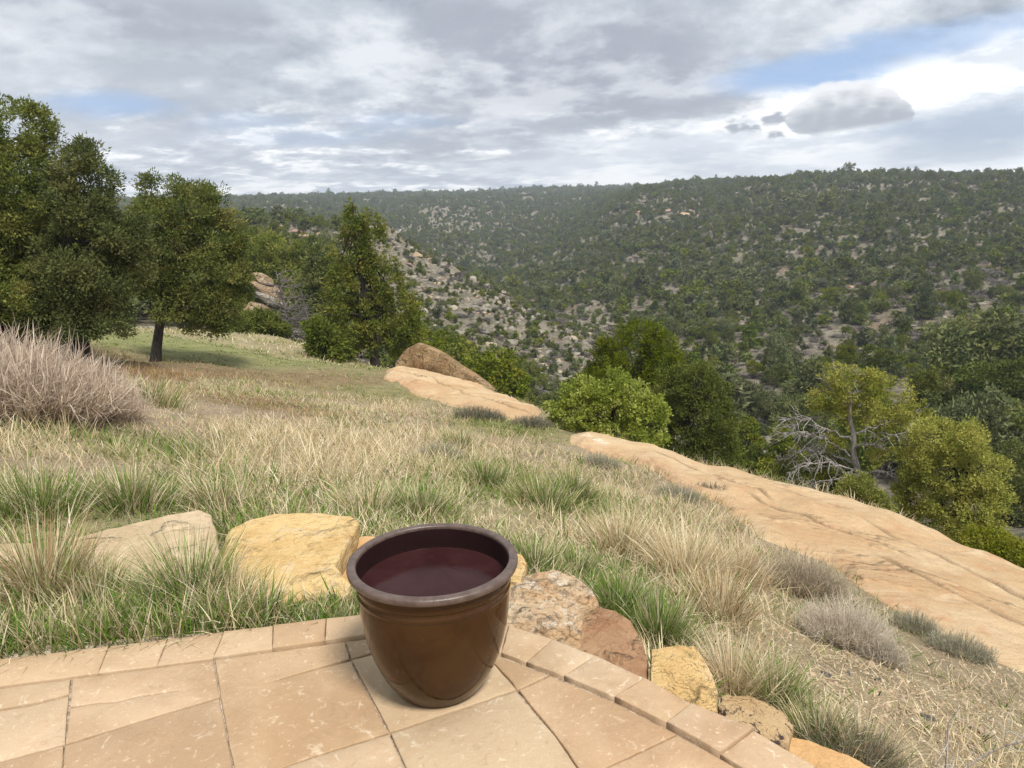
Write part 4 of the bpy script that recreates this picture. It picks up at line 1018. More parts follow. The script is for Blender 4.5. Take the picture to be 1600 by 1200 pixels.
def tussock(name, base, h, rad, n, gshare, tone, label, cat, group=None, spread=0.55, w=0.004, curv=(0.35, 0.4), fine=0, pal=None, mat=None):
    pos2 = base[:2] + rng.normal(0, rad * 0.42, (n, 2)); d = pos2 - base[:2]; rr_ = np.linalg.norm(d, axis=1) / rad
    z = gz(pos2[:, 0], pos2[:, 1]) - 0.015; z = np.minimum(z, base[2] + 0.05)
    az = np.arctan2(d[:, 1], d[:, 0]) + rng.normal(0, 0.55, n); tilt = np.clip(rr_ * spread, 0, 1.2) + np.abs(rng.normal(0, 0.14, n))
    H = h * rng.uniform(0.45, 1.15, n) * np.clip(1.15 - 0.35 * rr_, 0.4, 1.2)
    t = np.zeros((n, 4)); t[:] = tone
    c0, c1, g = blade_cols(n, np.full(n, gshare), t + 1e-4)
    if pal is not None: c0 = pick(pal, n) * 0.85; c1 = pick(pal, n)
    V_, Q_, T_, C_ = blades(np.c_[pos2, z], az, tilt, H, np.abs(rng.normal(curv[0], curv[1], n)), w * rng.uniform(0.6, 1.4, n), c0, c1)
    return link(name, mesh(name, V_ - base, [Q_, T_], C_), mat or M_GRASS, loc=base, label=label, cat=cat, group=group)


TS = 'bunch grass tussocks near the patio'
ST_ = (1, 0, 0, 0); PK = (0.3, 1, 0, 0); RU = (0.5, 0.4, 0.5, 0)
for px, py, h, rad, n, gs, tone, lab in [
    (70, 935, 0.40, 0.20, 900, 0.30, RU, 'tall clump of reddish tan dry grass at the left, before the green and pale grasses'),
    (150, 940, 0.22, 0.18, 600, 0.6, ST_, 'green and tan grass clump leaning right beside the reddish clump'),
    (300, 945, 0.36, 0.17, 1000, 0.72, ST_, 'dark green grass clump with dry tips before the pale slabs'),
    (360, 965, 0.26, 0.14, 400, 0.30, ST_, 'tangled dry grass clump at the left corner of the yellow slab'),
    (440, 972, 0.11, 0.12, 400, 0.85, ST_, 'short deep green grass tuft under the front edge of the yellow slab'),
    (530, 978, 0.11, 0.11, 350, 0.7, ST_, 'green tuft between the yellow slab and the planter'),
    (60, 800, 0.32, 0.26, 700, 0.6, ST_, 'green grass clump at the far left edge behind the reddish clump'),
    (200, 792, 0.30, 0.26, 900, 0.55, ST_, 'green grass clump behind the pale tan slab'),
    (340, 792, 0.28, 0.22, 600, 0.35, ST_, 'dry grass clump in the gap between the two flat slabs'),
    (660, 805, 0.27, 0.26, 1100, 0.75, ST_, 'bright green grass clump behind the planter rim'),
    (575, 800, 0.27, 0.22, 600, 0.3, ST_, 'straw coloured grass clump at the upper corner of the yellow slab'),
    (835, 895, 0.26, 0.15, 700, 0.75, ST_, 'green grass clump at the right of the planter rim'),
    (900, 895, 0.20, 0.13, 500, 0.8, ST_, 'low green grass clump behind the pale boulder'),
    (965, 960, 0.26, 0.14, 900, 0.95, ST_, 'vivid green grass clump behind the reddish boulder'),
    (1030, 1000, 0.28, 0.15, 900, 0.85, ST_, 'vivid green grass clump behind the yellow boulder'),
    (1145, 1085, 0.34, 0.12, 500, 0.04, PK, 'upright dry stalks rising behind the lichen spotted boulder'),
    (1210, 1105, 0.28, 0.12, 600, 0.75, ST_, 'green grass clump right of the upright dry stalks'),
    (1280, 1165, 0.24, 0.12, 700, 0.6, ST_, 'pale tipped green grass clump above the smooth orange stone'),
    (1345, 1195, 0.24, 0.15, 600, 0.08, PK, 'pale dry grass clump at the bottom right of the orange stone'),
    (1070, 900, 0.42, 0.26, 900, 0.05, ST_, 'large pale straw tussock in the grass above the red boulder'),
    (1150, 905, 0.36, 0.24, 600, 0.05, PK, 'pinkish straw tussock uphill of the bare gravel bank'),
    (1125, 960, 0.32, 0.22, 700, 0.05, RU, 'brownish dry tussock at the top of the bare gravel bank'),
    (970, 860, 0.36, 0.25, 800, 0.12, ST_, 'straw tussock uphill of the planter and the pale boulder'),
    (760, 755, 0.26, 0.3, 900, 0.6, (0.5, 0, 0, 0.6), 'dark green tussock in the middle of the straw meadow'),
    (850, 790, 0.30, 0.3, 900, 0.5, (0.5, 0, 0, 0.6), 'grey green tussock between straw grasses right of the planter'),
    (890, 775, 0.30, 0.28, 700, 0.6, (0.5, 0, 0, 0.6), 'blue green tussock with dry stalks beyond the grey green one'),
    (235, 630, 0.42, 0.45, 700, 0.45, ST_, 'pale green tussock in front of the trunk of the pinyon pine'),
    (720, 700, 0.3, 0.3, 500, 0.5, ST_, 'greenish tussock in the short grass below the first pale slab'),
]:
    p = hit(px, py); tussock('grass_tussock', p, h, rad, n, gs, np.array(tone, float), lab, 'grass tussock', TS, w=0.0042 * max(1, np.hypot(p[0], p[1]) / 4.5))

# dry brush and low grey shrubs
TWIGC = np.array([(0.70, 0.565, 0.44), (0.58, 0.465, 0.355), (0.80, 0.68, 0.54), (0.44, 0.34, 0.265)])
GREYC = np.array([(0.42, 0.37, 0.27), (0.50, 0.45, 0.34), (0.32, 0.29, 0.20), (0.37, 0.385, 0.25)])
PALEC = np.array([(0.66, 0.58, 0.46), (0.74, 0.66, 0.53), (0.58, 0.49, 0.38)])


def brush(name, base, rx, ry, h, n, pal, label, w=0.006, group=None, twig=3):
    """rounded bush of fine bare twigs: stems fan out of the root, finer shoots leave them"""
    a = rng.uniform(0, 6.283, n); u = np.sqrt(rng.random(n))
    root = np.stack([np.cos(a) * u * rx * 0.55, np.sin(a) * u * ry * 0.55], -1)
    ang = u * 0.95; H = h * rng.uniform(0.55, 1.05, n) * np.clip(1.1 - 0.35 * u, 0, 1)
    pos = base[:2] + root; z = np.minimum(gz(pos[:, 0], pos[:, 1]), base[2] + 0.3) - 0.02
    P = np.c_[pos, z]; az = a + rng.normal(0, 0.35, n); tl = ang * rng.uniform(0.6, 1.1, n)
    c0 = pick(pal, n) * 0.7; c1 = pick(pal, n)
    parts = [blades(P, az, tl, H, rng.normal(0.1, 0.2, n), w * rng.uniform(0.8, 1.6, n), c0, c1)]
    for k in range(twig):
        f = rng.uniform(0.35, 0.95, n); tip = P + np.stack([np.cos(az) * np.sin(tl), np.sin(az) * np.sin(tl), np.cos(tl)], -1) * (H * f)[:, None]
        parts.append(blades(tip, az + rng.normal(0, 1.0, n), np.abs(tl + rng.normal(0, 0.6, n)), H * rng.uniform(0.15, 0.42, n), rng.normal(0, 0.5, n), w * 0.7 * rng.uniform(0.6, 1.3, n), c1 * 0.9, pick(pal, n)))
    g = [np.concatenate([p[0] for p in parts])]; off = 0; Q = []; T = []
    for p in parts: Q.append(p[1] + off); T.append(p[2] + off); off += len(p[0])
    return link(name, mesh(name, g[0] - base, [np.concatenate(Q), np.concatenate(T)], np.concatenate([p[3] for p in parts])), M_GRASS, loc=base, label=label, cat='shrub', group=group)


p = hit(-30, 650); brush('dry_shrub', p, 1.75, 1.0, 0.8, 2600, TWIGC, 'big pinkish tan leafless shrub at the left edge of the meadow', 0.011, twig=7)
p = hit(120, 650); brush('dry_shrub', p, 0.9, 0.7, 0.5, 1100, TWIGC, 'smaller pinkish leafless shrub sloping down right of the big one', 0.009, twig=6)
p = hit(1255, 925); brush('dry_shrub', p, 0.40, 0.28, 0.30, 1500, GREYC * np.array([1.12, 1.0, 1.0]), 'grey mauve twiggy shrub under the long sandstone ledge', 0.004)
p = hit(1320, 1005); brush('dry_shrub', p, 0.30, 0.24, 0.30, 1700, PALEC, 'rounded pale tan dry bush above the bare gravel', 0.0035)
p = hit(1375, 1030); brush('dry_shrub', p, 0.18, 0.14, 0.18, 600, PALEC * 0.85, 'small pale dry bush at the lower right of the rounded one', 0.0035)
for px, py, rx, h, n, lab in [(1430, 985, .22, .16, 700, 'low grey sagebrush against the foot of the sandstone ledge'), (1500, 1022, .30, .17, 900, 'widest low grey sagebrush below the sandstone ledge'),
                              (1110, 775, .34, .20, 600, 'dark brown scrub at the upper end of the ledge crack'), (1165, 785, .22, .10, 300, 'small brown scrub in the crack of the ledge'), (1365, 805, .28, .10, 400, 'tiny grey shrub on top of the sandstone ledge'),
                              (1330, 1195, .25, .22, 700, 'grey brown twiggy shrub at the bottom edge right of the patio'), (750, 655, .7, .28, 900, 'low dark heather like scrub along the first pale slab'), (830, 665, .55, .22, 600, 'low dark scrub at the right end of the first pale slab'),
                              (690, 715, .35, .22, 600, 'small mauve scrub in the meadow below the first slab'), (1060, 780, .4, .2, 700, 'grey scrub between straw grass and the long ledge'), (940, 730, .35, .2, 600, 'pale mauve scrub beside the upper end of the long ledge')]:
    p = hit(px, py); brush('sagebrush', p, rx, rx * 0.7, h, n, GREYC if 'brown' not in lab and 'dark' not in lab else GREYC * 0.62, lab, 0.0035 * max(1, np.hypot(p[0], p[1]) / 6), 'low scrub around the ledge')


# ---------------------------------------------------------------- rocks: shared shapes
def rock_shape(seed, sx=1, sy=1, sz=0.7, cuts=9, sub=3):
    g = np.random.default_rng(seed); import bmesh
    bm = bmesh.new(); bmesh.ops.create_icosphere(bm, subdivisions=sub, radius=1)
    P = np.array([v.co[:] for v in bm.verts]); F_ = np.array([[v.index for v in f.verts] for f in bm.faces]); bm.free()
    for _ in range(cuts):
        d = g.normal(size=3); d[2] *= 0.8; d /= np.linalg.norm(d); o = g.uniform(0.5, 0.82); s = P @ d - o
        P = P - np.clip(s, 0, None)[:, None] * d * 0.95
    P = P * (1 + 0.05 * waves3(P, 4.0, seed + 1))[:, None] + 0.012 * waves3(P, 14, seed + 2)[:, None]
    P *= np.array([sx, sy, sz]); return P, F_


m, bb, out = new_mat('slope_rock'); co = obj_co(bb); oi = bb.n('ShaderNodeObjectInfo').outputs['Random']
n1 = bb.noise(co, 1.7, 6, 0.65); n2 = bb.noise(co, 7, 5, 0.7)
c = bb.ramp(oi, [(0.0, (0.22, 0.20, 0.165)), (0.45, (0.31, 0.28, 0.22)), (0.80, (0.38, 0.315, 0.23)), (0.93, (0.45, 0.32, 0.21)), (1.0, (0.38, 0.24, 0.17))])
c = bb.mix(bb.m('MULTIPLY', bb.ss(n1, 0.5, 0.66), 0.5), c, c4((0.22, 0.17, 0.13)))
principled(bb, out, c, 0.9, bump(bb, bb.m('ADD', n1, bb.m('MULTIPLY', n2, 0.4)), 0.15), spec=0.1); M_ROCK = m
RK = []
for i in range(6):
    P_, F_2 = rock_shape(100 + i, 1, 0.85, 0.62); RK.append(mesh('boulder', P_, [F_2], None, None, False)); RK[-1].materials.append(M_ROCK)
for i in range(3):
    P_, F_2 = rock_shape(120 + i, 1, 0.6, 0.26, 7); RK.append(mesh('boulder', P_, [F_2], None, None, False)); RK[-1].materials.append(M_ROCK)
M_ORANGE = stone_mat('orange_boulder_rock', (0.47, 0.32, 0.18), (0.53, 0.41, 0.27), (0.36, 0.20, 0.12), 0.8, layer=0.6, bumpd=0.1)
M_PINKR = stone_mat('pink_boulder_rock', (0.40, 0.235, 0.175), (0.45, 0.31, 0.24), (0.30, 0.16, 0.12), 0.8, layer=0.6, bumpd=0.1)
M_PALER = stone_mat('pale_boulder_rock', (0.46, 0.41, 0.33), (0.54, 0.49, 0.40), (0.36, 0.30, 0.23), 0.8, layer=0.6, bumpd=0.1)


def boulder(p, size, kind, label, group, mat=None, rot=None, squash=(1, 1, 1), name='boulder'):
    me = RK[kind]
    if mat is not None:
        key = me.name + mat.name; me2 = bpy.data.meshes.get(key)
        if me2 is None: me2 = me.copy(); me2.name = key; me2.materials.clear(); me2.materials.append(mat)
        me = me2
    o = link(name, me, [], loc=p, label=label, cat='boulder', group=group)
    o.scale = (size * squash[0], size * squash[1], size * squash[2]); o.rotation_euler = rot if rot is not None else (rng.normal(0, 0.2), rng.normal(0, 0.2), rng.uniform(0, 6.28)); return o


SG = 'boulders strewn over the left ridge'
for px, py, wpx, kind, mat, lab, sq in [
    (651, 400, 27, 7, M_ORANGE, 'orange slab boulder high on the face of the left ridge', (1, 1, 1.6)), (600, 348, 22, 6, M_ORANGE, 'tan slab on the crest of the left ridge', (1, 1, 1.2)),
    (740, 439, 18, 1, M_PALER, 'tall tan boulder on the middle of the ridge face', (.8, .8, 1.7)), (692, 437, 12, 2, M_PINKR, 'small reddish boulder left of the tall tan one', (1, 1, 1)),
    (640, 414, 17, 3, M_PINKR, 'pinkish boulder just below the orange slab boulder', (1.2, 1, .8)), (664, 452, 18, 8, M_PINKR, 'flat pinkish boulder lower on the ridge face', (1, 1, 1.4)),
    (748, 469, 12, 0, M_PALER, 'small white boulder under the tall tan one', (1, 1, 1)), (733, 456, 10, 4, M_PALER, 'small white boulder between the tall tan one and the lower white one', (1, 1, 1)),
    (638, 459, 8, 1, M_PALER, 'whitish boulder at the left of the ridge face beside the conical pine', (1, 1, 1)), (746, 481, 14, 5, M_PALER, 'grey boulder below the small white ones', (1, 1, .8)),
    (790, 466, 9, 1, M_PALER, 'thin upright pale boulder right of the middle of the ridge face', (.6, .7, 1.6)), (826, 485, 10, 3, M_PALER, 'pale pointed boulder toward the foot of the ridge', (.7, .8, 1.4)),
    (826, 496, 10, 7, M_PALER, 'pale slanted slab just below the pointed boulder', (1, 1, 1.6)), (626, 362, 10, 2, M_PALER, 'pale knob near the ridge crest right of the conical pine', (1, 1, 1.2))]:
    p = hit_far(px, py)
    if p is None: continue
    _, w = to_px(p); boulder(p, wpx / 2 / FPX * w, kind, lab, SG, mat, None, sq)
# layered cliff bands near the top of the left ridge
CG = 'sandstone bands near the top of the left ridge'
for px, py, wpx, kind, mat, lab in [(437, 358, 38, 7, M_PINKR, 'reddish rock band at the left of the ridge top'), (462, 363, 26, 8, M_PINKR, 'short reddish ledge right of the reddish band'), (478, 371, 34, 6, M_ORANGE, 'tan flat ledge under the trees of the ridge top'),
                                    (500, 367, 26, 7, M_ORANGE, 'tan ledge right of the flat one'), (512, 377, 18, 3, M_PALER, 'pale block at the top of the block column'), (512, 389, 16, 4, M_PALER, 'pale block in the middle of the block column'), (509, 400, 14, 5, M_PINKR, 'pinkish block at the foot of the block column'),
                                    (470, 385, 20, 8, M_ORANGE, 'thin tan ledge below the flat ledge'), (492, 382, 18, 2, M_PALER, 'pale boulder left of the block column'), (535, 378, 16, 1, M_PALER, 'pale boulder left of the conical pine top'), (452, 372, 22, 6, M_ORANGE, 'low tan ledge below the short reddish one'), (420, 363, 18, 8, M_PINKR, 'reddish ledge at the far left end of the bands')]:
    p = hit_far(px, py)
    if p is None: continue
    _, w = to_px(p); boulder(p, wpx / 2 / FPX * w, kind, lab, CG, mat, (rng.normal(0, .06), rng.normal(0, .06), rng.normal(0, .3)), (1, 1, 1.3), 'rock_ledge')
KG = 'rocks on the far red knob'
for i in range(34):
    px, py = rng.uniform(640, 770), 0; py = rng.uniform(314, 346) + abs(px - 695) * 0.12
    p = hit_far(px, py)
    if p is None: continue
    _, w = to_px(p); rd = rng.random() < .65; boulder(p, rng.uniform(2.5, 7) / 1200 * w * 0.6, int(rng.integers(0, 9)), ('reddish' if rd else 'pale') + ' rock on the round knob far up the canyon', KG, M_PINKR if rd else M_PALER)
RG = 'rock bands on the slope right of the canyon'
for px, py, wpx in [(1000, 332, 18), (1022, 334, 20), (1045, 331, 26), (1068, 336, 26), (1090, 338, 20), (1075, 329, 16), (850, 333, 14), (862, 330, 12), (835, 343, 16), (880, 328, 9), (1437, 343, 12), (1020, 327, 12)]:
    p = hit_far(px, py)
    if p is None: continue
    _, w = to_px(p); rd = rng.random() < .7; boulder(p, wpx / 2 / FPX * w, int(rng.integers(6, 9)), ('reddish' if rd else 'tan') + ' rock band breaking through the trees of the right slope', RG, M_PINKR if rd else M_ORANGE, (0, 0, rng.normal(0, .2)), (1, 1, 1.1), 'rock_ledge')

# layered outcrop behind the lone pinyon pine
oc = at_r(405, 480, 44); out_root = link('sandstone_outcrop', None, [], loc=oc, label='tilted layered sandstone outcrop behind the lone pinyon pine', cat='rock')
_, w = to_px(oc); sc = w / FPX
for px, py, wx, hz, rot, mat in [(395, 436, 34, 13, 0.50, M_ORANGE), (404, 455, 64, 17, 0.62, M_ORANGE), (412, 468, 50, 14, 0.62, M_PALER), (386, 484, 44, 18, 0.35, M_ORANGE), (430, 472, 30, 12, 0.7, M_PALER)]:
    px += 14; wx *= 1.15; hz *= 1.15; p = at_r(px, py, 44 + 0.02 * (450 - py)); P_, F_2 = rock_shape(int(px), 1, 0.9, 1, 8)
    P_ = P_ * np.array([wx / 2 * sc, wx * 0.55 * sc, hz / 2 * sc]); cr, sr = math.cos(rot), math.sin(rot)
    P_ = np.stack([P_[:, 0] * cr + P_[:, 2] * sr, P_[:, 1], -P_[:, 0] * sr + P_[:, 2] * cr], -1)
    link('rock_layer', mesh('rock_layer', P_ + (p - oc), [F_2], None, None, False), mat, out_root)
boulder(at_r(462, 482, 46), 20 / FPX * 46, 7, 'pale sloping slab behind the bare grey tree', 'rocks behind the lone pinyon', M_PALER, (0, 0.5, 0.2), (1, 1, 1.2))
for i in range(16):
    px = rng.uniform(370, 500); py = rng.uniform(430, 500); pp = at_r(px, py, rng.uniform(46, 52))


# ---------------------------------------------------------------- gravel on the bare bank
g = Geo(); rs = [rock_shape(200 + i, 1, .8, .5, 6, 1) for i in range(5)]
nst = 0
for px, py, k, s0 in [(1300, 1060, 700, .007), (1400, 1100, 1100, .008), (1480, 1120, 800, .008), (1250, 1010, 500, .006), (1560, 1060, 500, .008), (1200, 1020, 300, .006), (1450, 1180, 500, .008), (1580, 1160, 400, .008), (1520, 1040, 300, .008), (1230, 960, 200, .006)]:
    base = hit(px, py)
    xy = base[:2] + rng.normal(0, 0.36, (k, 2)); ok = free(xy) & ~on_ledge(xy); xy = xy[ok]; zz = gz(xy[:, 0], xy[:, 1])
    for (x, y), z in zip(xy, zz):
        P_, F_2 = rs[rng.integers(0, 5)]; s_ = 0.75 * s0 * rng.lognormal(0, 0.6); a = rng.uniform(0, 6.28); ca, sa = math.cos(a), math.sin(a)
        Q_ = P_ * s_; Q_ = np.stack([Q_[:, 0] * ca - Q_[:, 1] * sa, Q_[:, 0] * sa + Q_[:, 1] * ca, Q_[:, 2]], -1) + (x, y, z)
        u = rng.random(); g.add(Q_, F_2, np.array([(0.40, 0.30, 0.20), (0.32, 0.23, 0.15), (0.58, 0.49, 0.36)][0 if u < .45 else 1 if u < .9 else 2]) * rng.uniform(.75, 1.15))
m, bb, out = new_mat('gravel'); a_ = bb.n('ShaderNodeAttribute', attribute_name='tint').outputs['Color']; n1 = bb.noise(wpos(bb), 90, 4, 0.7)
principled(bb, out, a_, 0.9, bump(bb, n1, 0.003), spec=0.15)
link('gravel', g.mesh('gravel'), m, kind='stuff', label='loose tan gravel on the bare bank')
for px, py, s_, lab in [(1290, 1055, .030, 'white stone lying on the upper left of the bare gravel bank'), (1372, 1063, .022, 'white stone lying in the middle of the bare gravel bank'), (1325, 1053, .02, 'small white stone between two larger ones on the gravel'), (1448, 1123, .038, 'flat tan stone above the white bare twigs')]:
    p = hit(px, py); boulder(p + np.array([0, 0, 0.004]), s_, 3, lab, 'loose stones on the gravel bank', M_PALER, None, (1, 1, .9), 'loose_stone')


# ---------------------------------------------------------------- trees
PINYON = np.array([(0.078, 0.108, 0.026), (0.108, 0.136, 0.030), (0.155, 0.170, 0.040), (0.24, 0.222, 0.062)])
JUNIPER = np.array([(0.085, 0.112, 0.020), (0.118, 0.142, 0.025), (0.165, 0.178, 0.034)])
GOLDJUN = np.array([(0.165, 0.190, 0.030), (0.225, 0.240, 0.042), (0.31, 0.295, 0.066)])
BUSHG = np.array([(0.17, 0.230, 0.016), (0.25, 0.31, 0.024), (0.36, 0.41, 0.042), (0.50, 0.53, 0.14)])


def crown(lobes, n, m_, L, Wd, pal, seed, gap=0.15, up=0.3, diamond=False, core=0.45, clump=0.10, gapf=1.6):
    """leaf-sized faces in clumps spread through a crown made of overlapping lobes: (x, y, z, rx, ry, rz) each"""
    g = np.random.default_rng(seed); lobes = np.asarray(lobes, float)
    wgt = (lobes[:, 3] * lobes[:, 4] * lobes[:, 5]) ** 0.667; wgt /= wgt.sum()
    k = g.choice(len(lobes), int(n * 1.5), p=wgt); d = g.normal(size=(len(k), 3)); d /= np.linalg.norm(d, axis=1)[:, None]
    rad = core + (1 - core) * g.random(len(k)) ** 0.55; rad *= 1 + 0.14 * waves3(d * 1.0 + lobes[k, :3], 4.5, seed + 5)
    P = lobes[k, :3] + d * lobes[k, 3:] * rad[:, None]
    ins = np.zeros(len(P))
    for l in lobes: ins = np.maximum(ins, np.clip(1 - np.linalg.norm((P - l[:3]) / l[3:], axis=1), 0, 1))
    sz = lobes[:, 3].mean()
    keep_ = (waves3(P, gapf / sz * 2, seed + 9) > -1.15 + gap * 3) & (g.random(len(P)) > ins * 1.3)
    P, d, k = P[keep_][:n], d[keep_][:n], k[keep_][:n]
    n = len(P)
    i = np.repeat(np.arange(n), m_); N = len(i)
    bd = g.normal(size=(N, 3)); bd /= np.linalg.norm(bd, axis=1)[:, None]
    c = P[i] + bd * clump * np.repeat(g.uniform(0.6, 1.3, n), m_)[:, None] * g.uniform(0.35, 1.0, (N, 1)) * np.array([1, 1, 0.8])
    dr = bd * 0.9 + d[i] * 0.35 + np.array([0, 0, up]) + g.normal(0, 0.3, (N, 3)); dr /= np.linalg.norm(dr, axis=1)[:, None]
    sd = np.cross(dr, g.normal(size=(N, 3))); sd /= np.linalg.norm(sd, axis=1)[:, None] + 1e-9
    l = L * g.uniform(0.6, 1.3, N)[:, None]; wv = Wd * g.uniform(0.7, 1.3, N)[:, None] / 2
    ti = np.clip(g.random(n) * 0.7 + 0.25 * waves3(P, 3 / sz, seed + 3) * 0.5 + 0.15, 0, 0.999); q = ti * (len(pal) - 1); a = q.astype(int); f = (q - a)[:, None]
    base = pal[a] * (1 - f) + pal[np.minimum(a + 1, len(pal) - 1)] * f
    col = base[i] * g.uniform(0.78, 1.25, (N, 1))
    if diamond:
        Vv = np.stack([c, c + dr * l * 0.5 + sd * wv, c + dr * l, c + dr * l * 0.5 - sd * wv], 1)
        return Vv.reshape(-1, 3), np.arange(N)[:, None] * 4 + np.arange(4), np.repeat(col, 4, 0), P
    Vv = np.stack([c + sd * wv, c - sd * wv, c + dr * l], 1)
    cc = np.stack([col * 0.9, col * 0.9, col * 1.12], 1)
    return Vv.reshape(-1, 3), np.arange(N)[:, None] * 3 + np.arange(3), cc.reshape(-1, 3), P


def limbs(geo, base, top, r0_, targets, nb, seed, lean=0.15, k=7, sag=0.15, start=0.25, wig=0.05):
    """tapered trunk and limbs that reach into the crown"""
    g = np.random.default_rng(seed); t = np.linspace(0, 1, 9)[:, None]; H = np.linalg.norm(np.asarray(top) - base)
    tr = np.asarray(base) * (1 - t) + np.asarray(top) * t + np.c_[np.sin(t * 5 + g.uniform(0, 6)), np.cos(t * 4 + g.uniform(0, 6)), 0 * t] * wig * H * t * (1 - t * .5)
    tube(tr, r0_ * (1.15 - 0.95 * t[:, 0]) * np.where(t[:, 0] < 0.08, 1.15, 1), k, None, geo)
    for b_ in range(nb):
        f = g.uniform(start, 0.92); s = np.array([np.interp(f, t[:, 0], tr[:, q]) for q in range(3)])
        tg = targets[g.integers(0, len(targets))]; e = s + (tg - s) * g.uniform(0.7, 0.95)
        mid = (s + e) / 2 + np.array([0, 0, sag * np.linalg.norm(e - s) * g.uniform(-0.6, 1)]); u = np.linspace(0, 1, 6)[:, None]
        tube((1 - u) ** 2 * s + 2 * u * (1 - u) * mid + u * u * e, r0_ * (1 - f * .75) * 0.45 * (1 - 0.85 * u[:, 0]), 5, None, geo)
    return tr


def px_lobes(lobes, r, thick=1.0):
    """crown lobes given by where they stand and how big they are at distance r"""
    out = []
    for q in lobes:
        px, py, rx, ry = q[:4]; off = q[4] if len(q) > 4 else 0.0
        p = at_r(px, py, r + off); _, w = to_px(p); out.append([*p, rx / FPX * w, max(rx, ry * .8) / FPX * w * thick, ry / FPX * w])
    return np.array(out)


def tree(name, base, lobes, label, n, m_, L, Wd, pal, seed, trunk_r, nb=24, mat=None, bark=None, group=None, cat='tree', gap=0.12, clump=0.1, up=0.3, diamond=False, top=None, core=0.45, crown_name='crown', gapf=1.6):
    base = np.asarray(base, float); lobes = np.asarray(lobes, float)
    root = link(name, None, [], loc=base, label=label, cat=cat, group=group)
    lb = lobes.copy(); lb[:, :3] -= base
    if n >= 700:
        gs_ = np.random.default_rng(seed + 77); ex_ = []
        for l in lb:
            for q in range(2):
                d_ = gs_.normal(size=3); d_[2] = abs(d_[2]) * 0.8 - 0.15; d_ /= np.linalg.norm(d_); f_ = gs_.uniform(0.26, 0.46)
                ex_.append([*(l[:3] + d_ * l[3:] * gs_.uniform(0.82, 1.02)), *(l[3:] * f_)])
        lb = np.concatenate([lb, ex_])
    V_, F_2, C_, P_ = crown(lb, n, m_, L, Wd, pal, seed, gap, up, diamond, core, clump, gapf)
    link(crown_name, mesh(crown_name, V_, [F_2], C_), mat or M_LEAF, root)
    gg = Geo(); tp = top - base if top is not None else np.array([*lb[np.argmax(lb[:, 2])][:2] * 0.8, lb[:, 2].max()])
    limbs(gg, np.array([0, 0, -0.15]), tp, trunk_r, P_, nb, seed + 1)
    link('trunk', gg.mesh('trunk', True), bark or M_BARK, root)
    return root


PG = 'pinyon pines at the left of the meadow'
tree('pinyon_pine', at_r(-10, 545, 17), px_lobes([(18, 195, 56, 42), (30, 250, 66, 48), (60, 190, 22, 22), (-20, 290, 75, 60), (20, 330, 75, 55), (10, 390, 85, 60), (55, 430, 80, 60), (-70, 400, 90, 90), (0, 470, 100, 50), (60, 505, 66, 30), (-10, 512, 80, 28), (-110, 300, 80, 100), (-90, 480, 80, 50), (75, 300, 22, 30)], 17),
     'tallest dark pinyon pine, cut off by the left edge', 4000, 44, 0.058, 0.030, PINYON, 31, 0.16, 40, group=PG, clump=0.16, gap=0.02, core=.3, top=at_r(10, 250, 17))
tree('pinyon_pine', at_r(125, 548, 16.2), px_lobes([(130, 250, 38, 28), (140, 285, 46, 36), (130, 330, 60, 45), (150, 380, 62, 48), (185, 375, 42, 38), (120, 425, 70, 50), (165, 440, 58, 45), (195, 410, 36, 40), (115, 488, 66, 36), (160, 500, 50, 26), (95, 515, 50, 18), (210, 360, 24, 26)], 16.2),
     'second dark pinyon pine, touching the tallest one and the lone one', 2600, 44, 0.056, 0.030, PINYON, 37, 0.14, 36, group=PG, clump=0.155, gap=0.15, core=.4)
tree('pinyon_pine', at_r(241, 567, 19), px_lobes([(244, 300, 26, 16), (266, 294, 34, 20), (300, 305, 30, 20), (290, 330, 58, 36), (250, 340, 40, 35), (325, 375, 52, 45), (275, 385, 60, 48), (240, 395, 30, 50), (350, 430, 40, 36), (310, 430, 62, 45), (250, 440, 42, 38), (345, 480, 48, 32), (300, 470, 56, 30), (328, 508, 36, 16), (222, 450, 22, 26), (365, 375, 20, 26)], 19),
     'lone pinyon pine with a bare dark trunk in the meadow', 2500, 44, 0.060, 0.032, PINYON * 1.06, 41, 0.112, 40, group=PG, clump=0.17, gap=0.15, core=.4, top=at_r(275, 330, 19))
tiers = []
g5 = np.random.default_rng(5)
for y in np.arange(335, 560, 15):
    w_ = 14 + (y - 318) * 0.32 if y < 520 else 66
    for s_ in (-1, -.4, .3, 1): tiers.append((566 + (y - 320) * .05 + s_ * w_ * .72 + g5.normal(0, 4), y + abs(s_) * 5 + g5.normal(0, 3), w_ * .42 + 5, 9 + g5.uniform(0, 4)))
tiers = [(556, 322, 9, 8), (552, 332, 14, 10), (548, 350, 22, 12)] + tiers
tree('pine_tree', at_r(588, 590, 25.8), px_lobes(tiers, 25.8, 1.0), 'tall conical pine at the rim of the meadow', 2600, 26, 0.10, 0.045, PINYON * np.array([1.15, 1.12, .9]), 43, 0.16, 60, gap=0.27, clump=0.17, up=0.1, core=0.2)
tree('leafy_shrub', at_r(506, 580, 25), px_lobes([(505, 535, 26, 34), (515, 550, 28, 26), (497, 515, 16, 18)], 25), 'light green leafy shrub at the left foot of the conical pine', 900, 10, 0.14, 0.06, JUNIPER * np.array([1.15, 1.15, 1.7]), 47, 0.05, 14, mat=M_BUSH, diamond=True, cat='shrub', gap=0.1, clump=.12)
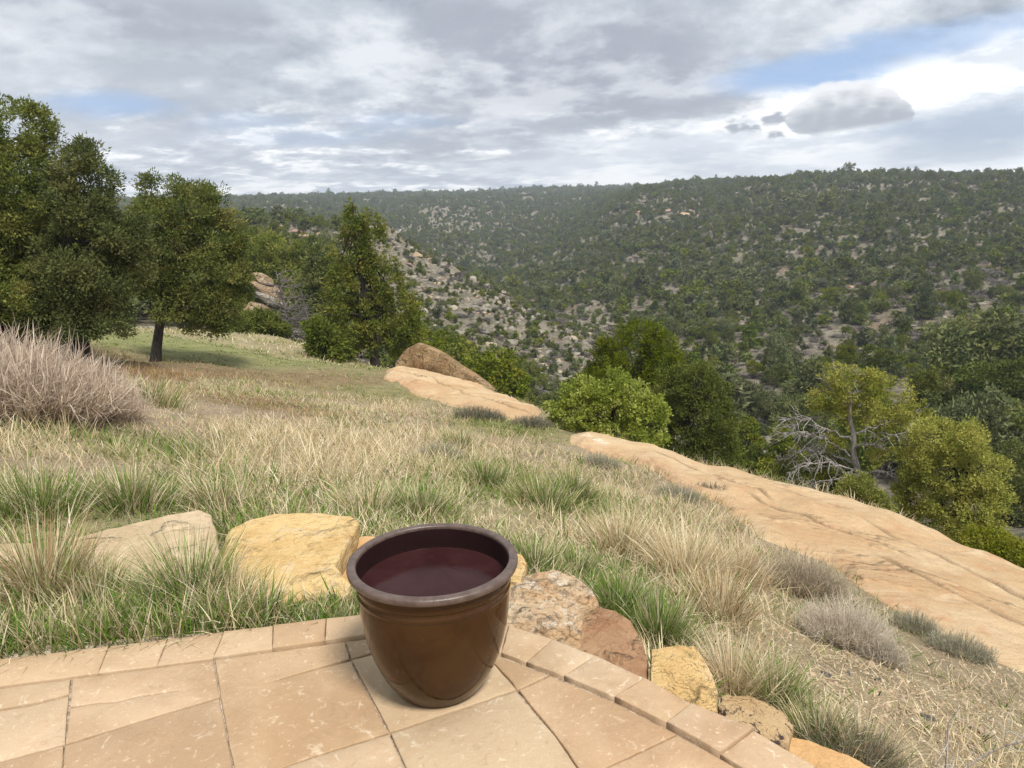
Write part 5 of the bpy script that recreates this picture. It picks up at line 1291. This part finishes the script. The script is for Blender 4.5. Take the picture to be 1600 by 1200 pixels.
tree('leafy_shrub', at_r(408, 535, 33), px_lobes([(405, 508, 30, 20), (430, 515, 20, 14), (385, 512, 18, 18)], 33), 'olive shrub below the tilted outcrop at the meadow rim', 800, 9, 0.2, 0.07, JUNIPER * 1.1, 48, 0.05, 14, cat='shrub', gap=0.1, clump=.15)
tree('leafy_shrub', at_r(646, 590, 26), px_lobes([(650, 520, 14, 38), (640, 545, 18, 30)], 26.5), 'thin olive shrub between the conical pine and the brown fin', 500, 8, 0.15, 0.05, JUNIPER * 1.25, 49, 0.04, 14, cat='shrub', gap=0.2, clump=.13)
MG = 'pines beyond the meadow rim on the left'
for bx, by, r, lob, pal, lab, sd in [(430, 520, 52, [(425, 390, 42, 26), (440, 420, 48, 28), (410, 425, 35, 24), (455, 395, 25, 20)], PINYON * np.array([1.35, 1.3, 1.1]), 'yellowish pine behind the tilted outcrop', 51), (495, 520, 40, [(500, 400, 22, 30), (495, 440, 34, 38), (480, 480, 38, 34), (510, 475, 28, 40)], PINYON * 1.15, 'slender green pine just left of the conical pine', 52),
                                   (385, 500, 55, [(385, 380, 30, 24), (375, 410, 34, 30), (395, 445, 26, 30)], PINYON * np.array([1.1, 1.15, 1.2]), 'grey green pine rising behind the lone pinyon', 53)]:
    tree('pine_tree', at_r(bx, by, r), px_lobes(lob, r), lab, 900, 24, 0.18, 0.075, pal, sd, 0.14, 24, group=MG, gap=0.24, clump=0.28)
tree('leafy_bush', at_r(952, 704, 13.3), px_lobes([(945, 640, 62, 45), (905, 645, 44, 40), (1000, 650, 38, 40), (935, 612, 42, 24), (975, 622, 40, 30), (960, 672, 68, 26), (885, 660, 26, 24), (1018, 640, 20, 22), (1015, 680, 24, 18), (915, 615, 22, 20)], 13.3),
     'rounded bright green leafy bush at the ledge, in front of the dark juniper', 2600, 13, 0.055, 0.032, BUSHG, 55, 0.05, 30, mat=M_BUSH, diamond=True, cat='shrub', gap=0.08, clump=.055)
JG = 'junipers below the canyon rim'
tree('juniper', at_r(1000, 760, 20.5), px_lobes([(965, 535, 26, 28), (1005, 522, 30, 22), (1030, 540, 26, 26), (985, 565, 50, 38), (1030, 575, 36, 38), (955, 585, 36, 38), (940, 600, 26, 30), (1000, 615, 60, 45), (1010, 670, 50, 45), (960, 640, 40, 45)], 20.5),
     'broad dark green juniper behind the leafy bush', 2100, 40, 0.055, 0.030, JUNIPER * 0.95, 57, 0.14, 36, group=JG, gap=0.15, clump=.15)
tree('juniper', at_r(1085, 775, 19.2), px_lobes([(1085, 588, 36, 26), (1060, 610, 36, 34), (1105, 620, 34, 34), (1085, 655, 55, 42), (1120, 670, 36, 40), (1060, 690, 42, 40), (1100, 710, 52, 36), (1135, 705, 22, 28), (1075, 740, 50, 22), (1130, 728, 26, 16)], 19.2),
     'darker juniper standing right of the broad one', 2000, 40, 0.055, 0.030, JUNIPER * 0.85, 59, 0.14, 36, group=JG, gap=0.15, clump=.15)
tree('juniper', at_r(1480, 905, 14.2), px_lobes([(1462, 685, 36, 30), (1500, 690, 38, 32), (1440, 720, 34, 36), (1485, 735, 50, 40), (1530, 735, 34, 34), (1450, 770, 40, 40), (1500, 790, 58, 42), (1540, 790, 28, 40), (1465, 825, 50, 34), (1525, 835, 44, 30), (1430, 750, 18, 26), (1545, 765, 18, 22)], 14.2),
     'dense yellow green juniper right of the half dead one', 2100, 42, 0.040, 0.021, GOLDJUN * np.array([1.25, 1.2, 1.1]), 61, 0.12, 36, group=JG, gap=0.14, clump=.11, gapf=2.6)
LG = 'low junipers hugging the ledge'
tree('juniper_shrub', at_r(1285, 800, 15.5), px_lobes([(1270, 742, 46, 18), (1310, 738, 34, 26), (1235, 744, 34, 10), (1300, 760, 40, 18)], 15.5), 'low dark juniper shrub under the dead branches', 600, 28, 0.05, 0.024, JUNIPER, 63, 0.05, 14, group=LG, cat='shrub', clump=.10)
tree('juniper_shrub', at_r(1350, 830, 13.2), px_lobes([(1345, 765, 28, 24), (1360, 785, 30, 18), (1325, 775, 18, 14)], 13.2), 'small yellow green juniper shrub at the foot of the half dead one', 480, 28, 0.042, 0.02, GOLDJUN * .85, 65, 0.05, 14, group=LG, cat='shrub', clump=.08)
tree('juniper_shrub', at_r(1560, 930, 12.2), px_lobes([(1545, 848, 36, 22), (1585, 868, 34, 24), (1610, 880, 30, 26), (1530, 870, 30, 20)], 12.2), 'low yellow green juniper shrub at the right edge below the dense one', 700, 28, 0.042, 0.02, GOLDJUN * .9, 67, 0.05, 14, group=LG, cat='shrub', clump=.08)

# half dead juniper with bleached branches
hb = at_r(1350, 830, 15.2)
hl = px_lobes([(1318, 586, 34, 16), (1345, 600, 40, 20), (1300, 625, 34, 18), (1420, 650, 34, 20), (1360, 650, 44, 18), (1385, 628, 40, 20), (1292, 608, 24, 20), (1335, 612, 34, 14), (1365, 592, 22, 16), (1392, 605, 28, 18), (1412, 628, 32, 20), (1435, 640, 22, 16), (1300, 640, 22, 12), (1350, 630, 26, 12), (1302, 690, 18, 15), (1378, 708, 20, 18), (1395, 668, 40, 18), (1276, 635, 12, 10), (1380, 640, 30, 16)], 15.2)
half = link('juniper', None, [], loc=hb, label='half dead juniper with bleached bare branches sweeping left', cat='tree', group=JG)
lb = hl.copy(); lb[:, :3] -= hb
V_, F_2, C_, P_ = crown(lb, 1500, 24, 0.045, 0.022, GOLDJUN * np.array([1.25, 1.2, 1.9]), 71, 0.3, 0.3, False, 0.25, 0.09)
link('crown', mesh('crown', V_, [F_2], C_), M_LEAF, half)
gg = Geo(); r15 = lambda px, py, o=0.0: at_r(px, py, 15.2 + o) - hb
trk = np.array([r15(1360, 835), r15(1346, 795), r15(1338, 765), r15(1343, 735), r15(1330, 708), r15(1337, 680), r15(1325, 652), r15(1332, 622), r15(1318, 585)])
tube(smooth1(resample(trk, 24), 2), np.linspace(0.10, 0.014, 24), 8, None, gg); link('trunk', gg.mesh('trunk', True), M_DEAD, half)
gd = np.random.default_rng(77)


def dead_branch(pts, r0_, ntw, tl, droop=0.25):
    r0_ *= 0.66; ntw = int(ntw * 1.5); ge = Geo(); P = smooth1(resample(np.array(pts), 16), 1); P[1:] += gd.normal(0, 0.018, (15, 3)); tube(P, np.linspace(r0_, r0_ * 0.22, 16), 6, None, ge)
    for k in range(ntw):
        i = gd.integers(3, 16); dirv = P[min(i, 15)] - P[max(i - 2, 0)]; dirv /= np.linalg.norm(dirv)
        d = dirv * 0.7 + gd.normal(0, 0.55, 3) + np.array([0, 0, gd.uniform(-.3, .35)]); d /= np.linalg.norm(d); l = tl * gd.uniform(0.3, 0.9); u = np.linspace(0, 1, 6)[:, None]
        Q = P[i] + d * l * u + np.array([0, 0, -droop * l]) * u ** 2 + gd.normal(0, 0.012, (6, 3)) * u
        tube(Q, r0_ * 0.46 * (1 - 0.7 * u[:, 0]), 4, None, ge)
        for q in range(2):
            j = gd.integers(2, 6); d2 = d + gd.normal(0, 0.6, 3); d2 /= np.linalg.norm(d2); Q2 = Q[j] + d2 * l * 0.5 * u + np.array([0, 0, -droop * l * .4]) * u ** 2
            tube(Q2, r0_ * 0.30 * (1 - 0.7 * u[:, 0]), 4, None, ge)
    link('branch', ge.mesh('branch', True), M_DEAD, half)


for pts, r0_, ntw, tl in [([r15(1332, 690), r15(1300, 672, -.2), r15(1262, 655, -.5), r15(1228, 655, -.6)], .035, 16, .45), ([r15(1333, 715), r15(1290, 688, -.2), r15(1258, 674, -.5), r15(1226, 676, -.7)], .03, 18, .5),
                          ([r15(1334, 725), r15(1285, 705, .2), r15(1252, 704, .2), r15(1228, 716, .3)], .035, 26, .5), ([r15(1336, 735), r15(1300, 722, -.4), r15(1265, 725, -.7), r15(1235, 740, -.9)], .03, 24, .45),
                          ([r15(1332, 655), r15(1300, 650, .1), r15(1265, 655, .3), r15(1230, 668, .2)], .025, 12, .4), ([r15(1333, 680), r15(1370, 665, .1), r15(1410, 655, .2), r15(1435, 645, .2)], .035, 14, .4),
                          ([r15(1334, 700), r15(1370, 690, -.3), r15(1405, 680, -.5), r15(1430, 672, -.5)], .04, 16, .4), ([r15(1330, 640), r15(1310, 620), r15(1295, 605), r15(1290, 592)], .025, 12, .3),
                          ([r15(1328, 630), r15(1335, 600, -.2), r15(1338, 580, -.2)], .02, 12, .25), ([r15(1330, 648), r15(1352, 625), r15(1375, 605), r15(1392, 592)], .025, 12, .3),
                          ([r15(1337, 745), r15(1375, 735, -.3), r15(1400, 745, -.5), r15(1420, 755, -.5)], .03, 18, .4), ([r15(1342, 770), r15(1365, 770, -.4), r15(1380, 790, -.6), r15(1392, 805, -.7)], .025, 18, .35),
                          ([r15(1334, 735), r15(1322, 745, -.4), r15(1300, 750, -.6), r15(1260, 760, -.8)], .025, 16, .4), ([r15(1326, 605), r15(1318, 590), r15(1316, 575)], .016, 8, .2)]:
    dead_branch(pts, r0_, ntw, tl)


def bare_tree(name, base, px_top, r, h, label, seed, mat, spread=0.5, nb=26, r0_=0.06):
    root = link(name, None, [], loc=base, label=label, cat='tree'); gq = np.random.default_rng(seed); ge = Geo()
    t = np.linspace(0, 1, 10)[:, None]; tr = np.c_[0.05 * h * np.sin(t * 4), 0.03 * h * np.cos(t * 5), t * h]; tube(tr, r0_ * (1 - 0.85 * t[:, 0]), 6, None, ge); link('trunk', ge.mesh('trunk', True), mat, root)
    for b_ in range(nb):
        ge = Geo(); f = gq.uniform(0.15, 0.95); s = np.array([np.interp(f, t[:, 0], tr[:, q]) for q in range(3)]); a = gq.uniform(0, 6.28); l = spread * h * (1.05 - f * .75) * gq.uniform(.6, 1.1)
        d = np.array([math.cos(a), math.sin(a), gq.uniform(0, .6)]); u = np.linspace(0, 1, 6)[:, None]; Q = s + d * l * u + np.array([0, 0, -0.2 * l]) * u ** 2 + gq.normal(0, 0.02, (6, 3)) * u
        tube(Q, r0_ * 0.35 * (1 - .8 * u[:, 0]), 4, None, ge)
        for k in range(7):
            j = gq.integers(1, 6); d2 = d + gq.normal(0, .7, 3); tube(Q[j] + d2 * l * .35 * u, r0_ * .16 * (1 - .8 * u[:, 0]), 3, None, ge)
        link('branch', ge.mesh('branch', True), mat, root)
    return root


M_GREYW = bark_mat('grey_bark', (0.10, 0.085, 0.08), (0.21, 0.18, 0.17))
bare_tree('bare_tree', at_r(446, 535, 36), None, 36, 3.2, 'leafless grey tree between the outcrop and the conical pine', 5, M_GREYW, 0.55, 34, 0.10)
bare_tree('bare_tree', at_r(480, 530, 35), None, 35, 2.2, 'smaller leafless grey bush right of the leafless tree', 6, M_GREYW, 0.6, 26, 0.05)
# pale bare twigs at the lower right
for pts, lab in [([(1476, 1240, 0), (1480, 1170, .15), (1482, 1130, .25), (1500, 1105, .3)], 'upright pale bare twig standing on the gravel at the bottom right'), ([(1500, 1205, 0), (1530, 1185, .1), (1570, 1165, .12), (1640, 1150, .15)], 'pale bare twig reaching to the right edge at the bottom')]:
    b0 = hit(pts[0][0], pts[0][1]); ge = Geo(); r = math.hypot(b0[0], b0[1]); P = resample(np.array([at_r(px, py, r * (1 + 0.02 * o)) for px, py, o in pts]), 10) - b0; tube(P, np.linspace(.006, .002, 10), 5, None, ge)
    for k in range(9):
        j = gd.integers(2, 9); d = gd.normal(0, 1, 3) * np.array([1, .6, .8]) + np.array([0, 0, .3]); d /= np.linalg.norm(d); u = np.linspace(0, 1, 5)[:, None]; tube(P[j] + d * .16 * gd.uniform(.5, 1.2) * u + gd.normal(0, .004, (5, 3)) * u, .0026 * (1 - .7 * u[:, 0]), 4, None, ge)
    link('bare_twig', ge.mesh('bare_twig', True), M_TWIG, loc=b0, label=lab, cat='twig', group='pale bare twigs on the gravel')

# ---------------------------------------------------------------- woods on the canyon slopes
def unit_tree(seed, kind, fine):
    g = np.random.default_rng(seed); lob = []
    if kind == 'round':
        for i in range(9): a = g.uniform(0, 6.28); u = g.uniform(0, .28); lob.append([math.cos(a) * u, math.sin(a) * u, g.uniform(.3, .78), g.uniform(.18, .28), g.uniform(.18, .28), g.uniform(.16, .24)])
    elif kind == 'cone':
        for z in np.linspace(.15, .95, 8):
            for q in range(2): a = g.uniform(0, 6.28); u = (1 - z) * .22; w_ = .10 + (1 - z) * .20; lob.append([math.cos(a) * u, math.sin(a) * u, z, w_, w_, .1])
    else:
        for i in range(10): a = g.uniform(0, 6.28); u = g.uniform(.1, .5); lob.append([math.cos(a) * u, math.sin(a) * u, g.uniform(.15, .42), g.uniform(.2, .3), g.uniform(.2, .3), g.uniform(.12, .2)])
    k_ = 0.95 if fine else 0.9; PT = lambda q: q * k_ + q.mean(1, keepdims=True) * np.array([0.33, 0.34, 0.32]) * (1.05 - k_) * 1.6
    pal = {0: PT(PINYON), 1: PT(JUNIPER * .95), 2: PT(JUNIPER * np.array([1.35, 1.25, 1.3])), 3: np.array([(0.165, 0.14, 0.125), (0.21, 0.185, 0.16), (0.26, 0.23, 0.20)]), 4: PT(PINYON * np.array([.92, 1.0, 1.25]))}[seed % 5]
    n, m_, L, Wd = (620, 16, .042, .026) if fine else (150, 7, .13, .08)
    V_, F_2, C_, P_ = crown(lob, n, m_, L, Wd, pal, seed + 300, 0.14, 0.3, False, 0.3, 0.06 if fine else .06)
    ge = Geo(); ge.add(V_, F_2, C_); k0 = len(F_2)
    t = np.linspace(0, 1, 4)[:, None]; tube(np.c_[0 * t, 0 * t, -.12 + t * .7], .028 * (1 - .7 * t[:, 0]), 5, (0.06, 0.048, 0.04), ge)
    return ge.mesh('canyon_tree')


KINDS_ = ['round', 'round', 'cone', 'spread', 'round']
FINE = {}; COARSE = {}
for kd in range(5):
    for v in range(3):
        shape = ['round', 'round', 'round', 'spread', 'cone'][kd] if v < 2 else ['cone', 'spread', 'round', 'spread', 'round'][kd]
        FINE[kd, v] = unit_tree(kd + 5 * v + 0, shape, True); FINE[kd, v].materials.append(M_FAR)
        COARSE[kd, v] = unit_tree(kd + 5 * v + 0, shape, False); COARSE[kd, v].materials.append(M_FAR)

NC = 220000
a = rng.uniform(math.radians(-40), math.radians(44), NC); r = np.exp(rng.uniform(math.log(40), math.log(1500), NC))
# area-uniform thinning towards the viewer, wider spacing far away where single trees cannot be told apart
dens = np.where(r < 520, 1 / 7.6, 1 / 7.6 * (520 / r) ** 1.0)
area_w = r * r * (math.log(1500 / 40) * math.radians(84)) / NC
x, y = r * np.sin(a), r * np.cos(a); z = cz(x, y)
(pxy, wv) = to_px(np.stack([x, y, z], -1))
f1 = fbm(x / 30, y / 30, 4, 91); f2 = fbm(x / 110, y / 110, 3, 92)
face = np.clip(1.25 - np.hypot((pxy[:, 0] - 765) / 240, (pxy[:, 1] - 492 - (pxy[:, 0] - 765) * 0.5) / 78), 0, 1) * (r < 200)   # stony face of the left ridge
gully = np.exp(-((pxy[:, 0] - 1165 + (pxy[:, 1] - 650) * .1) / 26) ** 2) * (pxy[:, 1] > 590) * (pxy[:, 1] < 740) * (r < 90)
knob = np.exp(-((pxy[:, 0] - 700) / 70) ** 2 - ((pxy[:, 1] - 335) / 22) ** 2)
grey = np.clip(np.exp(-((pxy[:, 0] - 1500) / 130) ** 2 - ((pxy[:, 1] - 470) / 55) ** 2) + 0.8 * np.exp(-((pxy[:, 0] - 1290) / 120) ** 2 - ((pxy[:, 1] - 520) / 35) ** 2), 0, 1)
cliff = np.exp(-((pxy[:, 0] - 470) / 75) ** 4 - ((pxy[:, 1] - 375) / 16) ** 2) * (r < 250)
dn = dens * np.clip(0.95 + 0.9 * f1 + 0.5 * f2, 0.3, 1.5) * (1 + 0.7 * face) * (1 - 0.95 * gully) * (1 - 0.6 * knob) * (1 - 0.1 * grey) * (1 - 0.85 * cliff)
ok = (rng.random(NC) < dn * area_w) & (sdist(x, y) > 9)
left = (pxy[:, 0] < 560) & (r < np.where(pxy[:, 0] < 370, 43, 60)); ok &= ~left
ok &= ~((pxy[:, 0] > 900) & (pxy[:, 0] <= 1120) & (r < 48))
ok &= ~((pxy[:, 0] > 1120) & (r < 40) & (pxy[:, 0] < 1500))
x, y, z, r, pxy, f1, face, grey, gully = x[ok], y[ok], z[ok], r[ok], pxy[ok], f1[ok], face[ok], grey[ok], gully[ok]
N = len(x); hgt = rng.lognormal(math.log(1.9), 0.38, N) * (1 - 0.42 * np.clip(face * 3, 0, 1)) * np.where(r > 520, (r / 520) ** 0.45, 1)
hgt *= np.where((pxy[:, 0] > 560) & (pxy[:, 0] < 960) & (r < 200), 0.70, 1) * np.where(r < 75, 1.4, np.where(r < 110, 1.15, 1))
u = rng.random(N); kd = np.where(u < .36, 0, np.where(u < .62, 1, np.where(u < .72, 2, np.where(u < .80, 3, 4))))
kd = np.where((rng.random(N) < grey * 0.6), 3, kd); hgt = np.where(kd == 3, hgt * .62, hgt)
vr = rng.integers(0, 3, N); rz = rng.uniform(0, 6.283, N); wide = rng.uniform(0.85, 1.35, N)
order = np.argsort(-(hgt / r)); indiv = np.zeros(N, bool); cnt = 0
for i in order:
    if cnt >= 290: break
    if not (-10 < pxy[i, 0] < 1610 and -10 < pxy[i, 1] < 1000): continue
    if pxy[i, 0] < 385 and pxy[i, 1] - hgt[i] / r[i] * FPX > 315: continue
    if 500 < pxy[i, 0] < 650 and 380 < pxy[i, 1] < 590 and abs(pxy[i, 0] - 578) < (pxy[i, 1] - 300) * 0.22: continue
    if 915 < pxy[i, 0] < 1160 and pxy[i, 1] > 570: continue
    tgt = Vector((x[i], y[i], z[i] + hgt[i] * 0.6)); o_ = Vector((0, 0, CAMZ)); d_ = (tgt - o_); L_ = d_.length
    h_ = BVH.ray_cast(o_, d_ / L_, L_ - hgt[i] * 0.6)
    if h_[0] is not None: continue
    indiv[i] = True; cnt += 1
KN = ['dark green pinyon', 'deep green juniper', 'yellowish green juniper', 'grey leafless shrub', 'blue green pinyon']
for i in np.nonzero(indiv)[0]:
    if face[i] > .05: wh, gp = 'on the left ridge face', 'trees on the face of the left ridge'
    elif pxy[i, 0] < 620 and r[i] < 62: wh, gp = 'just below the meadow rim', 'trees below the meadow rim'
    elif pxy[i, 0] < 620: wh, gp = 'on the left ridge', 'trees on the top of the left ridge'
    elif pxy[i, 0] < 960 and r[i] < 140: wh, gp = 'in the wooded hollow', 'trees in the hollow under the left ridge'
    elif r[i] < 75: wh, gp = 'on the canyon floor', 'trees on the canyon floor'
    elif r[i] < 130: wh, gp = 'low on the right slope', 'trees at the foot of the right slope'
    else: wh, gp = 'higher on the right slope', 'trees up the right slope'
    ap = hgt[i] / r[i] * FPX
    szw = 'big' if ap > 48 else 'small' if ap < 24 else 'medium'
    shw = 'spreading' if wide[i] > 1.2 else 'narrow' if wide[i] < 0.97 else 'rounded'
    pxi = pxy[i, 0]
    lm = 'beyond the lone pinyon' if pxi < 480 else 'beyond the conical pine' if pxi < 660 else 'beyond the brown fin' if pxi < 790 else 'beyond the first pale slab' if pxi < 870 else 'beyond the leafy bush' if pxi < 1000 else 'beyond the dark juniper pair' if pxi < 1160 else 'beyond the bleached branches' if pxi < 1330 else 'beyond the half dead juniper' if pxi < 1430 else 'beyond the dense juniper' if pxi < 1530 else 'at the right edge'
    o = link('canyon_shrub' if kd[i] == 3 else 'canyon_tree', (FINE if r[i] < 170 else COARSE)[int(kd[i]), int(vr[i])], [], loc=(x[i], y[i], z[i] - .05), label=f'{szw} {shw} {KN[kd[i]]} {wh}, {lm}', cat='shrub' if kd[i] == 3 else 'tree', group=gp)
    o.rotation_euler = (0, 0, rz[i]); s_ = hgt[i]; o.scale = (s_ * wide[i], s_ * wide[i], s_)

# trees one can single out at the right edge of the canyon floor
EG = 'trees at the right edge of the canyon floor'
for bx, by, r_, lob, pal, lab, sd in [(1545, 670, 55, [(1540, 590, 34, 24), (1565, 605, 34, 28), (1520, 612, 26, 24), (1590, 590, 30, 30)], JUNIPER * np.array([.95, 1.05, 1.0]), 'rounded deep green tree at the right edge of the canyon floor', 81),
                                      (1575, 740, 44, [(1575, 660, 32, 34), (1600, 690, 30, 40), (1560, 700, 28, 32)], PINYON * 1.2, 'olive tree cut by the right edge under the rounded one', 82), (1590, 830, 36, [(1590, 740, 30, 40), (1570, 780, 26, 34), (1610, 790, 30, 34)], PINYON, 'dark tree at the right edge behind the dense juniper', 83),
                                      (1500, 680, 60, [(1497, 620, 26, 24), (1480, 640, 22, 22), (1510, 645, 24, 22)], PINYON * np.array([1.5, 1.35, 1.5]), 'pale grey green tree left of the rounded one', 84), (1465, 490, 150, [(1465, 474, 18, 12), (1480, 482, 14, 8)], GOLDJUN * .8, 'yellow green tree alone in the grey brush', 85), (1450, 660, 56, [(1445, 600, 18, 20), (1455, 625, 22, 24)], PINYON, 'slim dark tree right of the half dead juniper', 86)]:
    tree('canyon_tree', at_r(bx, by, r_) - np.array([0, 0, .3]), px_lobes(lob, r_), lab, 700, 22, 0.0035 * r_, 0.0017 * r_, pal, sd, 0.15, 20, group=EG, gap=0.14, clump=0.0065 * r_)


def scatter(name, pts, rot, scl, idx, meshes, label, mat=None):
    """the far mass as one object: instances on points"""
    me = bpy.data.meshes.new(name); me.vertices.add(len(pts)); me.vertices.foreach_set('co', np.asarray(pts, np.float32).ravel())
    for nm, tp, v in (('rot', 'FLOAT', rot), ('idx', 'INT', idx)):
        a_ = me.attributes.new(nm, tp, 'POINT'); a_.data.foreach_set('value', np.asarray(v, np.float32 if tp == 'FLOAT' else np.int32))
    a_ = me.attributes.new('scl', 'FLOAT_VECTOR', 'POINT'); a_.data.foreach_set('vector', np.asarray(scl, np.float32).ravel())
    o = link(name, me, [], kind='stuff', label=label)
    src = bpy.data.collections.new(name + '_shapes')
    for k, q in enumerate(meshes): src.objects.link(bpy.data.objects.new('shape_%03d' % k, q))
    ng = bpy.data.node_groups.new(name, 'GeometryNodeTree'); ng.interface.new_socket('Geometry', in_out='INPUT', socket_type='NodeSocketGeometry'); ng.interface.new_socket('Geometry', in_out='OUTPUT', socket_type='NodeSocketGeometry')
    nn = ng.nodes; gi = nn.new('NodeGroupInput'); go = nn.new('NodeGroupOutput'); ip = nn.new('GeometryNodeInstanceOnPoints'); ci = nn.new('GeometryNodeCollectionInfo')
    ci.inputs['Collection'].default_value = src; ci.inputs['Separate Children'].default_value = True; ci.inputs['Reset Children'].default_value = True
    def attr(nm, tp):
        q = nn.new('GeometryNodeInputNamedAttribute'); q.data_type = tp; q.inputs[0].default_value = nm; return [s for s in q.outputs if s.enabled][0]
    L = ng.links.new; mp = nn.new('GeometryNodeMeshToPoints')
    L(gi.outputs[0], mp.inputs[0]); L(mp.outputs[0], ip.inputs['Points']); L(ci.outputs[0], ip.inputs['Instance']); ip.inputs['Pick Instance'].default_value = True
    L(attr('idx', 'INT'), ip.inputs['Instance Index']); cx = nn.new('ShaderNodeCombineXYZ'); L(attr('rot', 'FLOAT'), cx.inputs[2]); er = nn.new('FunctionNodeEulerToRotation'); L(cx.outputs[0], er.inputs[0]); L(er.outputs[0], ip.inputs['Rotation']); L(attr('scl', 'FLOAT_VECTOR'), ip.inputs['Scale']); L(ip.outputs[0], go.inputs[0])
    md = o.modifiers.new('scatter', 'NODES'); md.node_group = ng; return o


rest = ~indiv
tl = [COARSE[k, v] for k in range(5) for v in range(3)]
scatter('distant_woods', np.stack([x, y, z - .05], -1)[rest], rz[rest], np.stack([hgt * wide, hgt * wide, hgt], -1)[rest], (kd * 3 + vr)[rest], tl, 'open woods of pinyon and juniper covering the canyon slopes')

# undergrowth and scree
NU = 90000
a = rng.uniform(math.radians(-38), math.radians(42), NU); r = np.exp(rng.uniform(math.log(30), math.log(520), NU)); x, y = r * np.sin(a), r * np.cos(a); z = cz(x, y)
(pxy, wv) = to_px(np.stack([x, y, z], -1)); area_w = r * r * (math.log(520 / 30) * math.radians(80)) / NU
ok = (rng.random(NU) < (1 / 5.0) * area_w * np.clip(.8 + 2 * fbm(x / 14, y / 14, 3, 95), .1, 1.6)) & (sdist(x, y) > 7)
xs, ys, zs = x[ok], y[ok], z[ok]; n_ = len(xs); hh = rng.uniform(.5, 1.5, n_); kk = np.where(rng.random(n_) < .5, 3, np.where(rng.random(n_) < .5, 2, 0))
scatter('undergrowth', np.stack([xs, ys, zs], -1), rng.uniform(0, 6.28, n_), np.stack([hh * 1.2, hh * 1.2, hh * .8], -1), kk * 3 + rng.integers(0, 3, n_), tl, 'low grey and olive brush between the canyon trees')
face = np.clip(1.3 - np.hypot((pxy[:, 0] - 765) / 240, (pxy[:, 1] - 485 - (pxy[:, 0] - 765) * 0.5) / 72), 0, 1) * (r < 200)
ok = (rng.random(NU) < area_w * (face * .40 + 0.03)) & (sdist(x, y) > 7)
xs, ys, zs = x[ok], y[ok], z[ok]; n_ = len(xs); s_ = rng.lognormal(math.log(.33), .55, n_)
scatter('scree', np.stack([xs, ys, zs], -1), rng.uniform(0, 6.28, n_), np.stack([s_, s_, s_], -1), rng.integers(0, 9, n_), RK, 'pale scree and loose rocks on the canyon slopes')
# ---------------------------------------------------------------- air
zlo, zhi = float(CV[:, 2].min()) - 1, max(float(CV[:, 2].max()), 12.0) + 9
hx = [(sx * 1900, sy, sz) for sz in (zlo, zhi) for sx, sy in ((-1, -20), (1, -20), (1, 2100), (-1, 2100))]
hm = bpy.data.materials.new('haze_air'); hm.use_nodes = True; hm.node_tree.nodes.clear(); hb_ = NB(hm.node_tree)
vo = hb_.n('ShaderNodeVolumePrincipled'); vo.inputs['Color'].default_value = (0.82, 0.90, 1.0, 1); vo.inputs['Density'].default_value = 0.00040; vo.inputs['Anisotropy'].default_value = 0.2
ho = hb_.n('ShaderNodeOutputMaterial'); hm.node_tree.links.new(vo.outputs[0], ho.inputs['Volume'])
link('haze', mesh('haze', np.array(hx, float), [np.array([(0, 3, 2, 1), (4, 5, 6, 7), (0, 1, 5, 4), (1, 2, 6, 5), (2, 3, 7, 6), (3, 0, 4, 7)])]), hm, kind='stuff', label='thin blue grey air over the canyon')
print('zr', zlo, zhi)
print('trees', N, 'single', cnt)
